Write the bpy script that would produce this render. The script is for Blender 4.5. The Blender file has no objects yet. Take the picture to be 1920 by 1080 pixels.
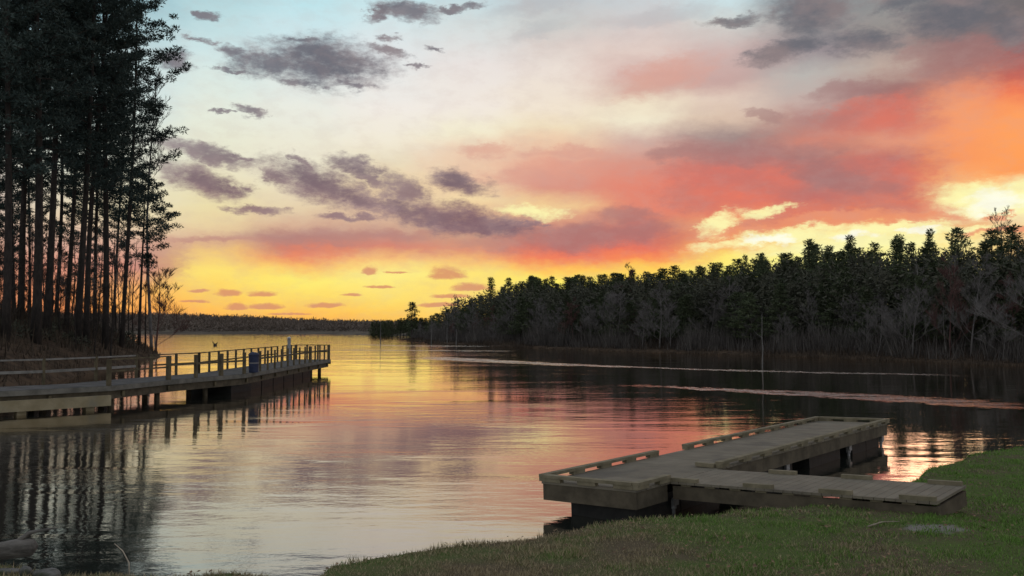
import bpy, math, random
import numpy as np
from mathutils import Vector, Matrix

# ------------------------------------------------------------------ scene, camera
S = bpy.context.scene
COL = S.collection
H_EYE = 3.05            # eye height above the lake surface
F_PX = 1663.0           # focal length in photo pixels (1920 wide)
Y_HOR = 612.0
PITCH = math.atan((Y_HOR - 540.0) / F_PX)
cam_d = bpy.data.cameras.new("camera")
cam_d.sensor_width = 36.0
cam_d.lens = 36.0 * F_PX / 1920.0
cam_d.clip_start = 0.1
cam_d.clip_end = 8000.0
cam = bpy.data.objects.new("camera", cam_d)
COL.objects.link(cam)
cam.location = (0, 0, H_EYE)
cam.rotation_euler = (math.pi / 2 + PITCH, 0, 0)
S.camera = cam
S.view_settings.view_transform = 'Standard'
S.view_settings.look = 'None'
S.view_settings.gamma = 1.0
S.view_settings.use_curve_mapping = False
S.view_settings.exposure = 0.0
S.cycles.max_bounces = 6
S.cycles.diffuse_bounces = 2
S.cycles.glossy_bounces = 3
S.cycles.transparent_max_bounces = 8
S.cycles.use_denoising = True

R = math.radians


def lin(c):
    """sRGB 0..255 -> linear"""
    out = []
    for v in c:
        v = v / 255.0
        out.append(v / 12.92 if v <= 0.04045 else ((v + 0.055) / 1.055) ** 2.4)
    return tuple(out)


def sky_dir(px, py):
    """azimuth / elevation in degrees of a direction noted on the photograph"""
    x = (px - 960.0) / F_PX
    z = (540.0 - py) / F_PX
    c, s = math.cos(PITCH), math.sin(PITCH)
    fy, fz = c - z * s, s + z * c
    return math.degrees(math.atan2(x, fy)), math.degrees(math.atan2(fz, math.hypot(x, fy)))


# ------------------------------------------------------------------ node helper
class NT:
    def __init__(self, tree):
        self.t = tree
        self.n = tree.nodes
        self.l = tree.links

    def put(self, sock, v):
        if isinstance(v, bpy.types.NodeSocket):
            self.l.new(v, sock)
        elif v is not None:
            if hasattr(sock, 'default_value'):
                if hasattr(sock.default_value, '__len__') and not hasattr(v, '__len__'):
                    v = (v,) * len(sock.default_value)
                if hasattr(sock.default_value, '__len__') and len(sock.default_value) == 4 and len(v) == 3:
                    v = (*v, 1.0)
                sock.default_value = v

    def m(self, op, a, b=None, c=None, clamp=False):
        n = self.n.new('ShaderNodeMath'); n.operation = op; n.use_clamp = clamp
        for i, v in enumerate((a, b, c)):
            self.put(n.inputs[i], v) if v is not None else None
        return n.outputs[0]

    def v(self, op, a, b=None, c=None):
        n = self.n.new('ShaderNodeVectorMath'); n.operation = op
        self.put(n.inputs[0], a)
        if b is not None:
            self.put(n.inputs[3 if op == 'SCALE' else 1], b)
        if c is not None:
            self.put(n.inputs[2], c)
        return n.outputs['Value'] if op in ('DOT_PRODUCT', 'LENGTH', 'DISTANCE') else n.outputs[0]

    def xyz(self, x, y, z=0.0):
        n = self.n.new('ShaderNodeCombineXYZ')
        for i, q in enumerate((x, y, z)):
            self.put(n.inputs[i], q)
        return n.outputs[0]

    def sep(self, v):
        n = self.n.new('ShaderNodeSeparateXYZ'); self.put(n.inputs[0], v)
        return n.outputs

    def noise(self, vec, scale, detail=4.0, rough=0.5, color=False, dist=0.0):
        n = self.n.new('ShaderNodeTexNoise')
        n.noise_dimensions = '3D'
        self.put(n.inputs['Vector'], vec)
        n.inputs['Scale'].default_value = scale
        n.inputs['Detail'].default_value = detail
        n.inputs['Roughness'].default_value = rough
        n.inputs['Distortion'].default_value = dist
        if color:        # colour -> vector without an implicit conversion
            q = self.n.new('ShaderNodeSeparateColor'); self.l.new(n.outputs['Color'], q.inputs[0])
            return self.xyz(q.outputs[0], q.outputs[1], q.outputs[2])
        return n.outputs[0]

    def mix(self, f, a, b, blend='MIX'):
        n = self.n.new('ShaderNodeMix'); n.data_type = 'RGBA'; n.blend_type = blend
        self.put(n.inputs[0], f); self.put(n.inputs[6], a); self.put(n.inputs[7], b)
        return n.outputs[2]

    def smooth(self, x, lo, hi, a=0.0, b=1.0, kind='SMOOTHSTEP'):
        n = self.n.new('ShaderNodeMapRange'); n.interpolation_type = kind
        self.put(n.inputs[0], x)
        n.inputs[1].default_value = lo; n.inputs[2].default_value = hi
        n.inputs[3].default_value = a; n.inputs[4].default_value = b
        return n.outputs[0]

    def ramp(self, x, stops, interp='LINEAR'):
        n = self.n.new('ShaderNodeValToRGB'); cr = n.color_ramp; cr.interpolation = interp
        stops = sorted(stops, key=lambda s: s[0])
        cr.elements[0].position = stops[0][0]; cr.elements[0].color = (*stops[0][1], 1)
        cr.elements[1].position = stops[-1][0]; cr.elements[1].color = (*stops[-1][1], 1)
        for p, c in stops[1:-1]:
            e = cr.elements.new(p); e.color = (*c, 1)
        self.put(n.inputs[0], x)
        return n.outputs[0]

    def blob(self, vec, px, py, rx, ry, ang=0.0, flat=False):
        """squared elliptical distance from a cloud centre on the sky sphere"""
        az, el = sky_dir(px, py)
        k = 57.3 / F_PX * math.cos(R(az)) ** 1.5
        n = self.n.new('ShaderNodeMapping'); n.vector_type = 'TEXTURE'
        self.put(n.inputs[0], vec)
        n.inputs['Location'].default_value = (az, el, 0)
        n.inputs['Rotation'].default_value = (0, 0, R(ang))
        n.inputs['Scale'].default_value = (rx * k, ry * k, 1)
        if flat:         # flat-bottomed: the lower half is squeezed
            o = self.sep(n.outputs[0])
            yy = self.m('MINIMUM', o[1], self.m('MULTIPLY', o[1], 2.6))
            return self.m('ADD', self.m('MULTIPLY', o[0], o[0]), self.m('MULTIPLY', yy, yy))
        return self.v('DOT_PRODUCT', n.outputs[0], n.outputs[0])

    def blobs(self, vec, items, flat=False):
        d = None
        for i, it in enumerate(items):
            if d is not None and i % 6 == 0:
                vec = self.after(vec, d)
            b = self.blob(vec, *(it + (0.0,) if len(it) == 4 else it), flat=flat)
            d = b if d is None else self.m('MINIMUM', d, b)
        return d

    def after(self, vec, s):
        """the same vector, evaluated after s (keeps the shader small enough)"""
        return self.v('MULTIPLY_ADD', vec, (1.0, 1.0, 1.0), self.xyz(self.m('MULTIPLY', s, 1e-9), 0.0, 0.0))

# ------------------------------------------------------------------ sky
SUN_AZ, SUN_EL = 27.0, 3.0
world = bpy.data.worlds.new("World")
S.world = world
world.use_nodes = True
W = NT(world.node_tree)
W.n.clear()

# clear-sky and soft-cloud colours: columns of (photo row, colour)
SKY = {
    -60: [(0, (120, 150, 165)), (200, (175, 190, 190)), (400, (205, 180, 165)), (520, (225, 160, 120)), (612, (225, 150, 95))],
    100: [(0, (140, 180, 195)), (150, (190, 215, 218)), (300, (215, 220, 205)), (400, (225, 205, 175)), (460, (215, 170, 150)), (500, (225, 150, 125)), (560, (245, 170, 100)), (612, (245, 160, 80))],
    250: [(0, (160, 197, 206)), (150, (208, 227, 228)), (300, (225, 228, 210)), (400, (235, 220, 180)), (450, (220, 180, 155)), (500, (215, 145, 125)), (540, (248, 185, 110)), (580, (255, 195, 90)), (612, (250, 172, 78))],
    400: [(0, (178, 213, 219)), (100, (208, 230, 231)), (200, (230, 236, 222)), (300, (234, 231, 205)), (380, (236, 222, 172)), (425, (232, 205, 160)), (450, (212, 168, 142)), (475, (245, 205, 125)), (510, (255, 238, 120)), (550, (255, 230, 100)), (590, (255, 200, 88)), (612, (250, 180, 80))],
    560: [(0, (190, 228, 235)), (100, (215, 232, 235)), (200, (234, 236, 226)), (300, (238, 232, 208)), (390, (230, 208, 172)), (420, (215, 175, 148)), (445, (178, 134, 126)), (470, (205, 132, 114)), (485, (234, 142, 106)), (505, (253, 205, 110)), (525, (255, 248, 120)), (560, (255, 242, 108)), (600, (255, 206, 88))],
    720: [(0, (200, 230, 235)), (100, (226, 231, 232)), (200, (242, 236, 228)), (260, (242, 234, 214)), (300, (234, 222, 194)), (340, (238, 215, 172)), (400, (226, 190, 158)), (440, (190, 142, 130)), (465, (215, 135, 115)), (490, (248, 195, 125)), (515, (255, 250, 140)), (560, (255, 246, 112)), (600, (255, 216, 88))],
    880: [(0, (198, 219, 224)), (40, (212, 221, 221)), (120, (234, 227, 223)), (200, (242, 233, 223)), (250, (244, 236, 208)), (280, (236, 205, 178)), (320, (238, 200, 168)), (375, (244, 218, 170)), (410, (236, 195, 150)), (445, (206, 158, 132)), (470, (222, 148, 118)), (490, (248, 195, 120)), (515, (255, 240, 125)), (560, (255, 246, 120)), (600, (255, 232, 108))],
    1040: [(0, (192, 198, 202)), (50, (204, 205, 202)), (90, (220, 208, 202)), (130, (236, 224, 214)), (200, (242, 228, 208)), (240, (240, 222, 190)), (280, (236, 195, 165)), (310, (226, 162, 142)), (350, (218, 150, 132)), (385, (242, 205, 150)), (405, (225, 165, 132)), (430, (196, 126, 116)), (465, (208, 114, 102)), (482, (240, 128, 96)), (505, (255, 190, 95)), (530, (255, 238, 108)), (600, (255, 235, 110))],
    1200: [(0, (202, 208, 211)), (50, (214, 203, 200)), (100, (226, 206, 197)), (140, (214, 180, 172)), (170, (216, 182, 168)), (195, (240, 226, 200)), (220, (242, 232, 206)), (260, (212, 178, 165)), (300, (216, 152, 136)), (340, (228, 136, 115)), (385, (226, 136, 115)), (420, (200, 120, 110)), (450, (205, 112, 102)), (470, (236, 118, 92)), (485, (250, 145, 88)), (505, (255, 205, 92)), (550, (255, 235, 110))],
    1360: [(0, (205, 226, 230)), (40, (208, 210, 206)), (90, (208, 183, 178)), (150, (200, 166, 160)), (185, (226, 204, 188)), (220, (216, 190, 170)), (250, (162, 140, 136)), (290, (192, 126, 118)), (330, (228, 114, 98)), (380, (240, 124, 96)), (410, (238, 160, 115)), (435, (236, 150, 108)), (465, (246, 170, 105)), (485, (255, 235, 120)), (520, (255, 248, 130))],
    1520: [(0, (122, 126, 132)), (50, (140, 138, 140)), (100, (152, 142, 146)), (140, (186, 182, 177)), (190, (198, 174, 166)), (220, (180, 132, 126)), (260, (208, 135, 118)), (290, (182, 124, 116)), (330, (176, 112, 110)), (375, (198, 112, 104)), (400, (232, 130, 98)), (425, (238, 148, 100)), (442, (255, 225, 140)), (465, (255, 250, 170)), (520, (255, 248, 150))],
    1680: [(0, (148, 152, 152)), (40, (150, 145, 142)), (80, (160, 146, 142)), (120, (190, 170, 158)), (160, (162, 118, 114)), (200, (172, 110, 106)), (240, (212, 124, 108)), (268, (226, 152, 124)), (300, (186, 114, 108)), (340, (224, 118, 96)), (380, (226, 122, 95)), (400, (236, 145, 102)), (420, (244, 178, 118)), (438, (255, 240, 165)), (480, (255, 245, 160))],
    1800: [(0, (124, 120, 120)), (40, (128, 116, 116)), (80, (145, 116, 113)), (120, (176, 122, 112)), (160, (220, 142, 116)), (200, (234, 156, 122)), (250, (248, 158, 108)), (300, (244, 150, 98)), (335, (248, 190, 130)), (355, (255, 240, 165)), (390, (255, 250, 190)), (412, (236, 170, 122)), (432, (255, 228, 150)), (480, (255, 235, 150))],
    1920: [(0, (112, 108, 110)), (50, (122, 110, 110)), (90, (152, 104, 104)), (130, (186, 102, 94)), (170, (236, 118, 88)), (220, (254, 162, 98)), (270, (255, 164, 92)), (325, (255, 158, 86)), (348, (255, 240, 175)), (380, (255, 252, 200)), (430, (242, 190, 135))],
    2060: [(0, (100, 98, 102)), (90, (120, 98, 100)), (200, (215, 125, 90)), (300, (245, 155, 95)), (400, (250, 190, 120)), (500, (235, 160, 100))],
}
tc = W.n.new('ShaderNodeTexCoord').outputs['Generated']
dx, dy, dz = W.sep(tc)[0:3]
az = W.m('MULTIPLY', W.m('ARCTAN2', dx, dy), 57.29578)
el = W.m('MULTIPLY', W.m('ARCSINE', dz), 57.29578)
P0 = W.xyz(az, el, 0.0)
# turbulence that tears cloud edges, slightly stretched sideways
pn = W.v('MULTIPLY', P0, (1.0, 2.0, 1.0))
w_big = W.v('SUBTRACT', W.noise(pn, 0.16, 3.0, 0.55, color=True), (0.5, 0.5, 0.5))
w_fine = W.v('SUBTRACT', W.noise(pn, 0.62, 7.0, 0.68, color=True), (0.5, 0.5, 0.5))
wb = W.v('MULTIPLY', w_big, (3.6, 1.6, 0.0))
wf = W.v('MULTIPLY', w_fine, (3.6, 1.5, 0.0))
P1 = W.v('ADD', P0, W.v('ADD', wb, wf))                 # torn
P2 = W.v('ADD', P0, wf)                                 # slightly torn
px1 = W.sep(W.v('ADD', P0, W.v('ADD', W.v('SCALE', wb, 0.8), W.v('SCALE', wf, 0.7))))

cols = sorted(SKY)
base = None
prev_az = None
for cx in cols:
    stops = []
    for (py, c) in SKY[cx]:
        a_, e_ = sky_dir(cx, py)
        if py >= 505 and cx < 1000:     # the lowest glow is a little more golden
            c = (c[0], c[1] * (.955 if py < 545 else .90), c[2] * .97)
        stops.append((max(0.0, min(1.0, (e_ + 1.0) / 41.0)), lin(c)))
    up = SKY[cx][0][1]
    g = [lin(((up[0] * .55 + 165 * .45), (up[1] * .55 + 172 * .45), (up[2] * .55 + 182 * .45))), lin((168, 176, 188))]
    stops.append(((28 + 1) / 41.0, g[0])); stops.append((1.0, g[1]))
    ramp = W.ramp(W.smooth(px1[1], -1.0, 40.0, kind='LINEAR'), stops)
    a0 = sky_dir(cx, 300)[0]
    if base is None:
        base = ramp
    else:
        base = W.mix(W.smooth(px1[0], prev_az, a0, kind='SMOOTHSTEP'), base, ramp)
    prev_az = a0


LAST = [None]


def layer(base, vec, items, colour, soft=0.35, k=1.6, nz=None, amount=1.0, flat=False):
    if LAST[0] is not None:
        vec = W.after(vec, LAST[0])
    d = W.blobs(vec, items, flat)
    LAST[0] = d
    d = W.m('MULTIPLY_ADD', W.m('SUBTRACT', nz, 0.5), k, d)
    mask = W.smooth(d, 1.0 + soft, 1.0 - soft * 1.6, 0.0, amount)
    return W.mix(mask, base, colour), mask


nA = W.noise(W.v('ADD', pn, (11.0, 3.0, 0.0)), 0.42, 7.0, 0.62)
nB = W.noise(W.v('ADD', pn, (3.0, 17.0, 5.0)), 0.9, 7.0, 0.7)
nC = W.noise(W.v('ADD', pn, (31.0, 7.0, 9.0)), 0.2, 5.0, 0.55)

# large red and rose masses on the right
red_col = W.mix(W.smooth(nC, 0.35, 0.62), lin((192, 122, 114)), lin((228, 122, 102)))
base, _ = layer(base, P1, [(1440, 340, 190, 46, -4), (1620, 345, 130, 52, 0), (1320, 368, 100, 30, -10), (1640, 215, 100, 36, 4),
                           (1500, 408, 120, 18, 3), (1690, 392, 100, 16, 3)], red_col, 0.55, 2.2, nB, 0.62)
# mauve upper sides of those masses
base, _ = layer(base, P1, [(1400, 285, 150, 30, -3), (1560, 330, 120, 26, -20), (1600, 168, 80, 18, 8), (1110, 440, 150, 26, 5), (1180, 400, 60, 20, 0), (1430, 210, 34, 14, -20),
                           (1780, 105, 90, 40, -5), (1290, 285, 80, 16, 0)], lin((158, 118, 118)), 0.6, 1.7, nA, 0.55)
# orange glow, far right
base, _ = layer(base, P1, [(1880, 240, 120, 80, -30), (1850, 300, 90, 40, -15)], lin((255, 160, 98)), 0.9, 2.2, nB, 0.5)
# rain-veil red under the left bank of cloud
base, _ = layer(base, P1, [(600, 474, 60, 14, 0), (1120, 483, 200, 9, 0)], lin((244, 128, 94)), 0.8, 1.6, nA, 0.3)
# bright breaks
base, _ = layer(base, P1, [(1350, 415, 36, 24, 10), (1440, 398, 55, 9, 8), (1470, 445, 170, 14, 6), (1640, 432, 150, 13, 6), (1620, 462, 200, 18, 2), (1830, 365, 80, 26, -8),
                           (1920, 372, 90, 26, 0), (1800, 425, 70, 9, 4), (1000, 398, 58, 13, -2)],
                lin((255, 250, 180)), 0.7, 3.0, nB, 0.92)
base, _ = layer(base, P1, [(1860, 372, 60, 20, 0), (1440, 452, 40, 8, 0), (1600, 446, 40, 8, 0), (1730, 430, 40, 7, 5)], lin((255, 255, 240)), 0.8, 1.4, nB, 0.9)
# thin rose bars across the breaks
base, _ = layer(base, P1, [(1560, 412, 130, 13, 3), (1720, 405, 90, 11, 2), (1860, 398, 26, 8, -12), (1880, 425, 60, 7, 2), (1400, 432, 70, 6, 2)], lin((236, 150, 112)), 0.5, 1.5, nB, 0.85)
# grey clouds, upper right
base, _ = layer(base, P1, [(1525, 22, 75, 40, 8), (1620, 78, 85, 26, -5), (1690, 4, 70, 18, 0), (1470, 96, 70, 20, 10), (1800, 30, 110, 42, -8), (1380, 34, 62, 9, 6), (1900, 60, 60, 40, 0)],
                W.mix(W.smooth(nC, 0.4, 0.6), lin((104, 105, 113)), lin((134, 122, 124))), 0.7, 2.0, nB, 0.9)
base, _ = layer(base, P1, [(1000, 14, 90, 16, 8), (1240, 30, 110, 18, 5), (1010, 62, 60, 16, 10)], lin((178, 180, 184)), 0.9, 1.5, nA, 0.5)
# violet clouds, left and centre
vio = W.mix(W.smooth(el, 5.0, 15.0), lin((138, 102, 110)), lin((110, 110, 120)))
vio = W.mix(W.smooth(nC, 0.38, 0.66), vio, W.mix(0.35, vio, lin((178, 160, 160))))
base, _ = layer(base, P2, [(610, 115, 135, 46, -2), (600, 120, 95, 44, 0), (510, 118, 90, 26, 6), (660, 158, 44, 9, 0), (570, 154, 60, 9, 0), (440, 98, 38, 15, -4), (570, 74, 50, 8, 0), (725, 95, 46, 8, -14),
                           (385, 31, 26, 9, 6), (372, 73, 30, 7, 0), (330, 112, 38, 20, 0), (440, 131, 44, 5, 0), (470, 212, 32, 9, -10), (412, 210, 20, 4, 0),
                           (712, 22, 34, 12, 30), (765, 20, 64, 18, -6), (735, 70, 26, 6, 0), (850, 18, 62, 7, 10), (812, 92, 22, 6, -16), (785, 121, 30, 5, 0)],
                vio, 0.65, 2.5, nB, 0.95)
base, _ = layer(base, P2, [(385, 287, 100, 17, -11), (450, 296, 40, 8, 0), (375, 338, 90, 30, -14), (430, 352, 42, 10, -6), (482, 395, 60, 9, 0),
                           (595, 345, 115, 36, -18), (700, 380, 90, 22, -20), (562, 302, 26, 12, -30), (520, 330, 36, 18, -30), (665, 312, 55, 21, -14), (690, 335, 50, 12, -20), (760, 358, 50, 30, -24), (860, 342, 62, 22, -10),
                           (690, 382, 110, 17, -12), (840, 408, 125, 30, -8), (890, 422, 125, 25, -2), (990, 420, 44, 5, 0), (650, 408, 60, 8, 0)],
                vio, 0.65, 2.4, nB, 0.92)
core = W.mix(W.smooth(el, 5.0, 15.0), lin((112, 86, 100)), lin((98, 98, 108)))
base, _ = layer(base, P2, [(600, 112, 90, 22, -2), (640, 130, 70, 12, 0), (720, 18, 30, 10, 20), (595, 342, 80, 18, -18), (400, 345, 60, 12, -14), (660, 372, 50, 9, -14), (850, 414, 95, 13, -6), (920, 428, 70, 8, 0), (760, 392, 60, 9, -14), (865, 342, 34, 10, -10), (680, 318, 34, 9, -14)],
                core, 0.8, 2.6, nB, 0.5)
base, _ = layer(base, P1, [(590, 446, 110, 18, 2), (700, 440, 130, 12, 0), (400, 448, 90, 7, 0), (300, 480, 60, 40, 0), (920, 455, 70, 12, 0)], lin((186, 132, 124)), 0.9, 1.4, nA, 0.6)
base, _ = layer(base, P1, [(1250, 140, 95, 28, 12), (910, 285, 48, 12, 0), (1060, 290, 90, 10, 0), (980, 330, 90, 14, -4)], lin((218, 158, 142)), 0.9, 1.4, nA, 0.7)
# little low clouds over the far hills
P3 = W.v('ADD', P0, W.v('SCALE', wf, 0.28))
base, _ = layer(base, P3, [(427, 552, 26, 11), (490, 553, 31, 9), (447, 577, 24, 9), (500, 577, 32, 8), (613, 575, 38, 8), (693, 511, 13, 12), (838, 518, 38, 18), (712, 538, 30, 4),
                           (657, 554, 20, 4), (885, 541, 44, 11), (845, 556, 42, 6), (825, 573, 44, 7), (375, 546, 18, 5), (745, 511, 24, 3), (540, 590, 40, 3), (365, 566, 26, 4)],
                lin((218, 148, 108)), 0.45, 2.4, nB, 0.9, True)
# faint wisps everywhere so no stretch is flat
wisp = W.smooth(W.noise(W.v('ADD', pn, (71.0, 5.0, 2.0)), 0.55, 7.0, 0.65), 0.42, 0.66)
base = W.mix(W.m('MULTIPLY', wisp, 0.16), base, W.mix(0.75, base, lin((190, 165, 160))))

# the part of the sky away from the sunset: dusk sky texture with grey overcast
sky = W.n.new('ShaderNodeTexSky')
sky.sky_type = 'NISHITA'
sky.sun_disc = False
sky.sun_elevation = R(SUN_EL)
sky.sun_rotation = R(SUN_AZ)
dusk = W.v('SCALE', sky.outputs[0], 0.05)
bk = W.mix(W.smooth(nC, 0.35, 0.65), lin((158, 166, 180)), lin((182, 178, 176)))
back = W.v('ADD', bk, dusk)
away = W.smooth(W.m('ABSOLUTE', az), 38.0, 95.0)
final = W.mix(away, base, back)
bg = W.n.new('ShaderNodeBackground')
W.put(bg.inputs[0], final)
bg.inputs[1].default_value = 1.0
wo = W.n.new('ShaderNodeOutputWorld')
W.l.new(bg.outputs[0], wo.inputs[0])
world.cycles.sampling_method = 'MANUAL'
world.cycles.sample_map_resolution = 512

# the sun, low behind the cloud bank and the wood on the right
sd = bpy.data.lights.new("sun", 'SUN')
sd.energy = 0.12
sd.angle = R(14.0)
sd.color = (1.0, 0.62, 0.38)
sun = bpy.data.objects.new("sun", sd)
COL.objects.link(sun)
sv = Vector((math.sin(R(SUN_AZ)) * math.cos(R(SUN_EL)), math.cos(R(SUN_AZ)) * math.cos(R(SUN_EL)), math.sin(R(SUN_EL))))
sun.rotation_euler = sv.to_track_quat('Z', 'Y').to_euler()

# ------------------------------------------------------------------ materials
MATS = {}


def mat(name, build):
    if name in MATS:
        return MATS[name]
    m_ = bpy.data.materials.new(name)
    m_.use_nodes = True
    t = NT(m_.node_tree)
    b = t.n['Principled BSDF']
    build(t, b)
    MATS[name] = m_
    return m_


def pos(t):
    return t.n.new('ShaderNodeNewGeometry').outputs['Position']


def objc(t):
    return t.n.new('ShaderNodeTexCoord').outputs['Object']


def island(t):
    return t.n.new('ShaderNodeNewGeometry').outputs['Random Per Island']


def orand(t):
    return t.n.new('ShaderNodeObjectInfo').outputs['Random']


def two_tone(c1, c2, scale=3.0, rough=0.85, stretch=(1, 1, 1), isl=0.0, bump=0.0, c3=None, spec=0.25):
    def f(t, b):
        o = t.v('MULTIPLY', objc(t), stretch)
        n = t.smooth(t.noise(o, scale, 6.0, 0.62), 0.32, 0.68)
        c = t.mix(n, c1, c2)
        if c3 is not None:
            c = t.mix(t.smooth(t.noise(o, scale * 0.33, 4.0, 0.6), 0.5, 0.68), c, c3)
        if isl:
            k = t.smooth(island(t), 0, 1, 1 - isl, 1 + isl, 'LINEAR')
            c = t.mix(1.0, c, t.xyz(k, k, k), 'MULTIPLY')
        t.put(b.inputs['Base Color'], c)
        b.inputs['Roughness'].default_value = rough
        b.inputs['Specular IOR Level'].default_value = spec
        if bump:
            q = t.n.new('ShaderNodeBump'); q.inputs['Strength'].default_value = 0.6
            q.inputs['Distance'].default_value = bump
            t.put(q.inputs['Height'], t.noise(o, scale * 4, 5.0, 0.6))
            t.l.new(q.outputs[0], b.inputs['Normal'])
    return f


def leafy(c1, c2, trans=0.15):
    def f(t, b):
        n = t.noise(objc(t), 0.5, 3.0, 0.5)
        k = t.m('ADD', t.m('MULTIPLY', island(t), 0.6), t.m('MULTIPLY', n, 0.6))
        c = t.mix(t.smooth(k, 0.2, 0.9), c1, c2)
        k2 = t.smooth(orand(t), 0, 1, 0.75, 1.25, 'LINEAR')
        c = t.mix(1.0, c, t.xyz(k2, k2, k2), 'MULTIPLY')
        t.put(b.inputs['Base Color'], c)
        b.inputs['Roughness'].default_value = 0.9
        b.inputs['Specular IOR Level'].default_value = 0.1
    return f


M_BARK = mat('pine_bark', two_tone((.026, .023, .021), (.052, .043, .038), 5.0, .95, (1, 1, .35)))
M_NEEDLE = mat('pine_needles', leafy((.036, .056, .054), (.075, .10, .088)))
M_NEEDLE_FAR = mat('young_pine_needles', leafy((.055, .075, .042), (.11, .13, .07)))
M_BARE = mat('bare_twigs', two_tone((.12, .112, .108), (.20, .185, .175), 2.0, .95))
M_BARE_RED = mat('reddish_twigs', two_tone((.10, .055, .05), (.16, .09, .08), 2.0, .95))
M_BARE_PALE = mat('pale_bark', two_tone((.17, .16, .15), (.29, .27, .25), 3.0, .9, (1, 1, .4)))
M_BRUSH = mat('dry_brush', two_tone((.045, .034, .026), (.10, .076, .054), .4, .95, isl=.4))
M_LEAF = mat('fallen_leaves', two_tone((.09, .05, .03), (.24, .16, .09), 3.0, .8, isl=.5))
M_THICKET = mat('thicket_twigs', two_tone((.07, .062, .056), (.13, .118, .108), .5, .95, isl=.35))
M_RAILPALE = mat('weathered_rail', two_tone((.17, .165, .15), (.27, .26, .24), 3.0, .85, isl=.2))
M_REED = mat('dark_shore_brush', two_tone((.045, .034, .026), (.10, .075, .055), .4, .95, isl=.4))
M_POLE = mat('grey_dead_wood', two_tone((.11, .105, .10), (.19, .18, .17), 6.0, .9))
M_SHRUB = mat('dark_evergreen_brush', leafy((.045, .048, .036), (.09, .09, .066)))
M_DEAD = mat('weathered_dead_wood', two_tone((.08, .074, .066), (.21, .195, .175), 9.0, .95, (.3, 1, 1), bump=.03))
M_FARWOOD = mat('far_wood', leafy((.10, .08, .066), (.19, .155, .13)))  # base colour raised to stand in for haze over the hills


def f_ground(t, b):
    p = pos(t)
    x, y, z = t.sep(p)[0:3]
    n1 = t.noise(p, 0.55, 6.0, 0.6)
    n2 = t.noise(p, 9.0, 6.0, 0.7)
    green = t.mix(n2, (.045, .06, .02), (.09, .11, .04))
    dry = t.mix(n2, (.07, .055, .035), (.15, .12, .075))
    lawn = t.mix(t.smooth(n1, 0.42, 0.62), t.mix(n2, (.06, .085, .025), (.12, .15, .05)), dry)
    soil = t.mix(n2, (.03, .022, .015), (.07, .052, .036))
    lawn = t.mix(t.smooth(z, 0.18, 0.02), lawn, soil)
    # worn bare patch beside the gangway
    d = t.v('LENGTH', t.v('MULTIPLY', t.v('SUBTRACT', t.v('ADD', p, t.v('SCALE', t.v('SUBTRACT', t.noise(p, 2.5, 4.0, color=True), (.5, .5, .5)), .8)), (5.12, 10.95, 0)), (1.7, 2.4, 0)))
    lawn = t.mix(t.smooth(d, 0.85, 0.35), lawn, t.mix(n2, (.19, .175, .16), (.30, .28, .26)))
    litter = t.mix(t.smooth(t.noise(p, 1.3, 5.0, .6), .35, .65), (.04, .028, .019), (.095, .065, .042))
    far = t.mix(t.smooth(t.noise(p, .05, 4.0, .6), .4, .6), (.09, .075, .06), (.13, .11, .085))
    litter = t.mix(t.smooth(y, 170, 260), litter, far)
    c = t.mix(t.smooth(t.v('LENGTH', t.v('MULTIPLY', p, (1, 1, 0))), 26, 30), lawn, litter)
    t.put(b.inputs['Base Color'], c)
    b.inputs['Roughness'].default_value = 0.95
    b.inputs['Specular IOR Level'].default_value = 0.1
    q = t.n.new('ShaderNodeBump'); q.inputs['Strength'].default_value = 0.7; q.inputs['Distance'].default_value = .03
    t.put(q.inputs['Height'], n2); t.l.new(q.outputs[0], b.inputs['Normal'])


M_GROUND = mat('ground', f_ground)


def f_grass(t, b):
    p = pos(t)
    n1 = t.noise(p, 0.55, 6.0, 0.6)
    n2 = t.noise(p, 2.4, 4.0, 0.6)
    i = island(t)
    green = t.mix(i, (.095, .19, .032), (.20, .34, .078))
    dry = t.mix(i, (.22, .18, .11), (.45, .37, .225))
    x, y, z = t.sep(p)[0:3]
    # drier towards the worn left part of the bank and its crest
    west = t.smooth(x, 6.5, -1.0, -0.12, 0.16)
    w = t.m('ADD', t.m('ADD', t.m('MULTIPLY', n1, .75), t.m('MULTIPLY', n2, .30)), west)
    w = t.m('ADD', w, t.m('MULTIPLY', t.m('SUBTRACT', i, .5), .25))
    c = t.mix(t.smooth(w, 0.48, 0.66), green, dry)
    t.put(b.inputs['Base Color'], c)
    b.inputs['Roughness'].default_value = 0.8
    b.inputs['Specular IOR Level'].default_value = 0.15


M_GRASS = mat('grass_blades', f_grass)


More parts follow.
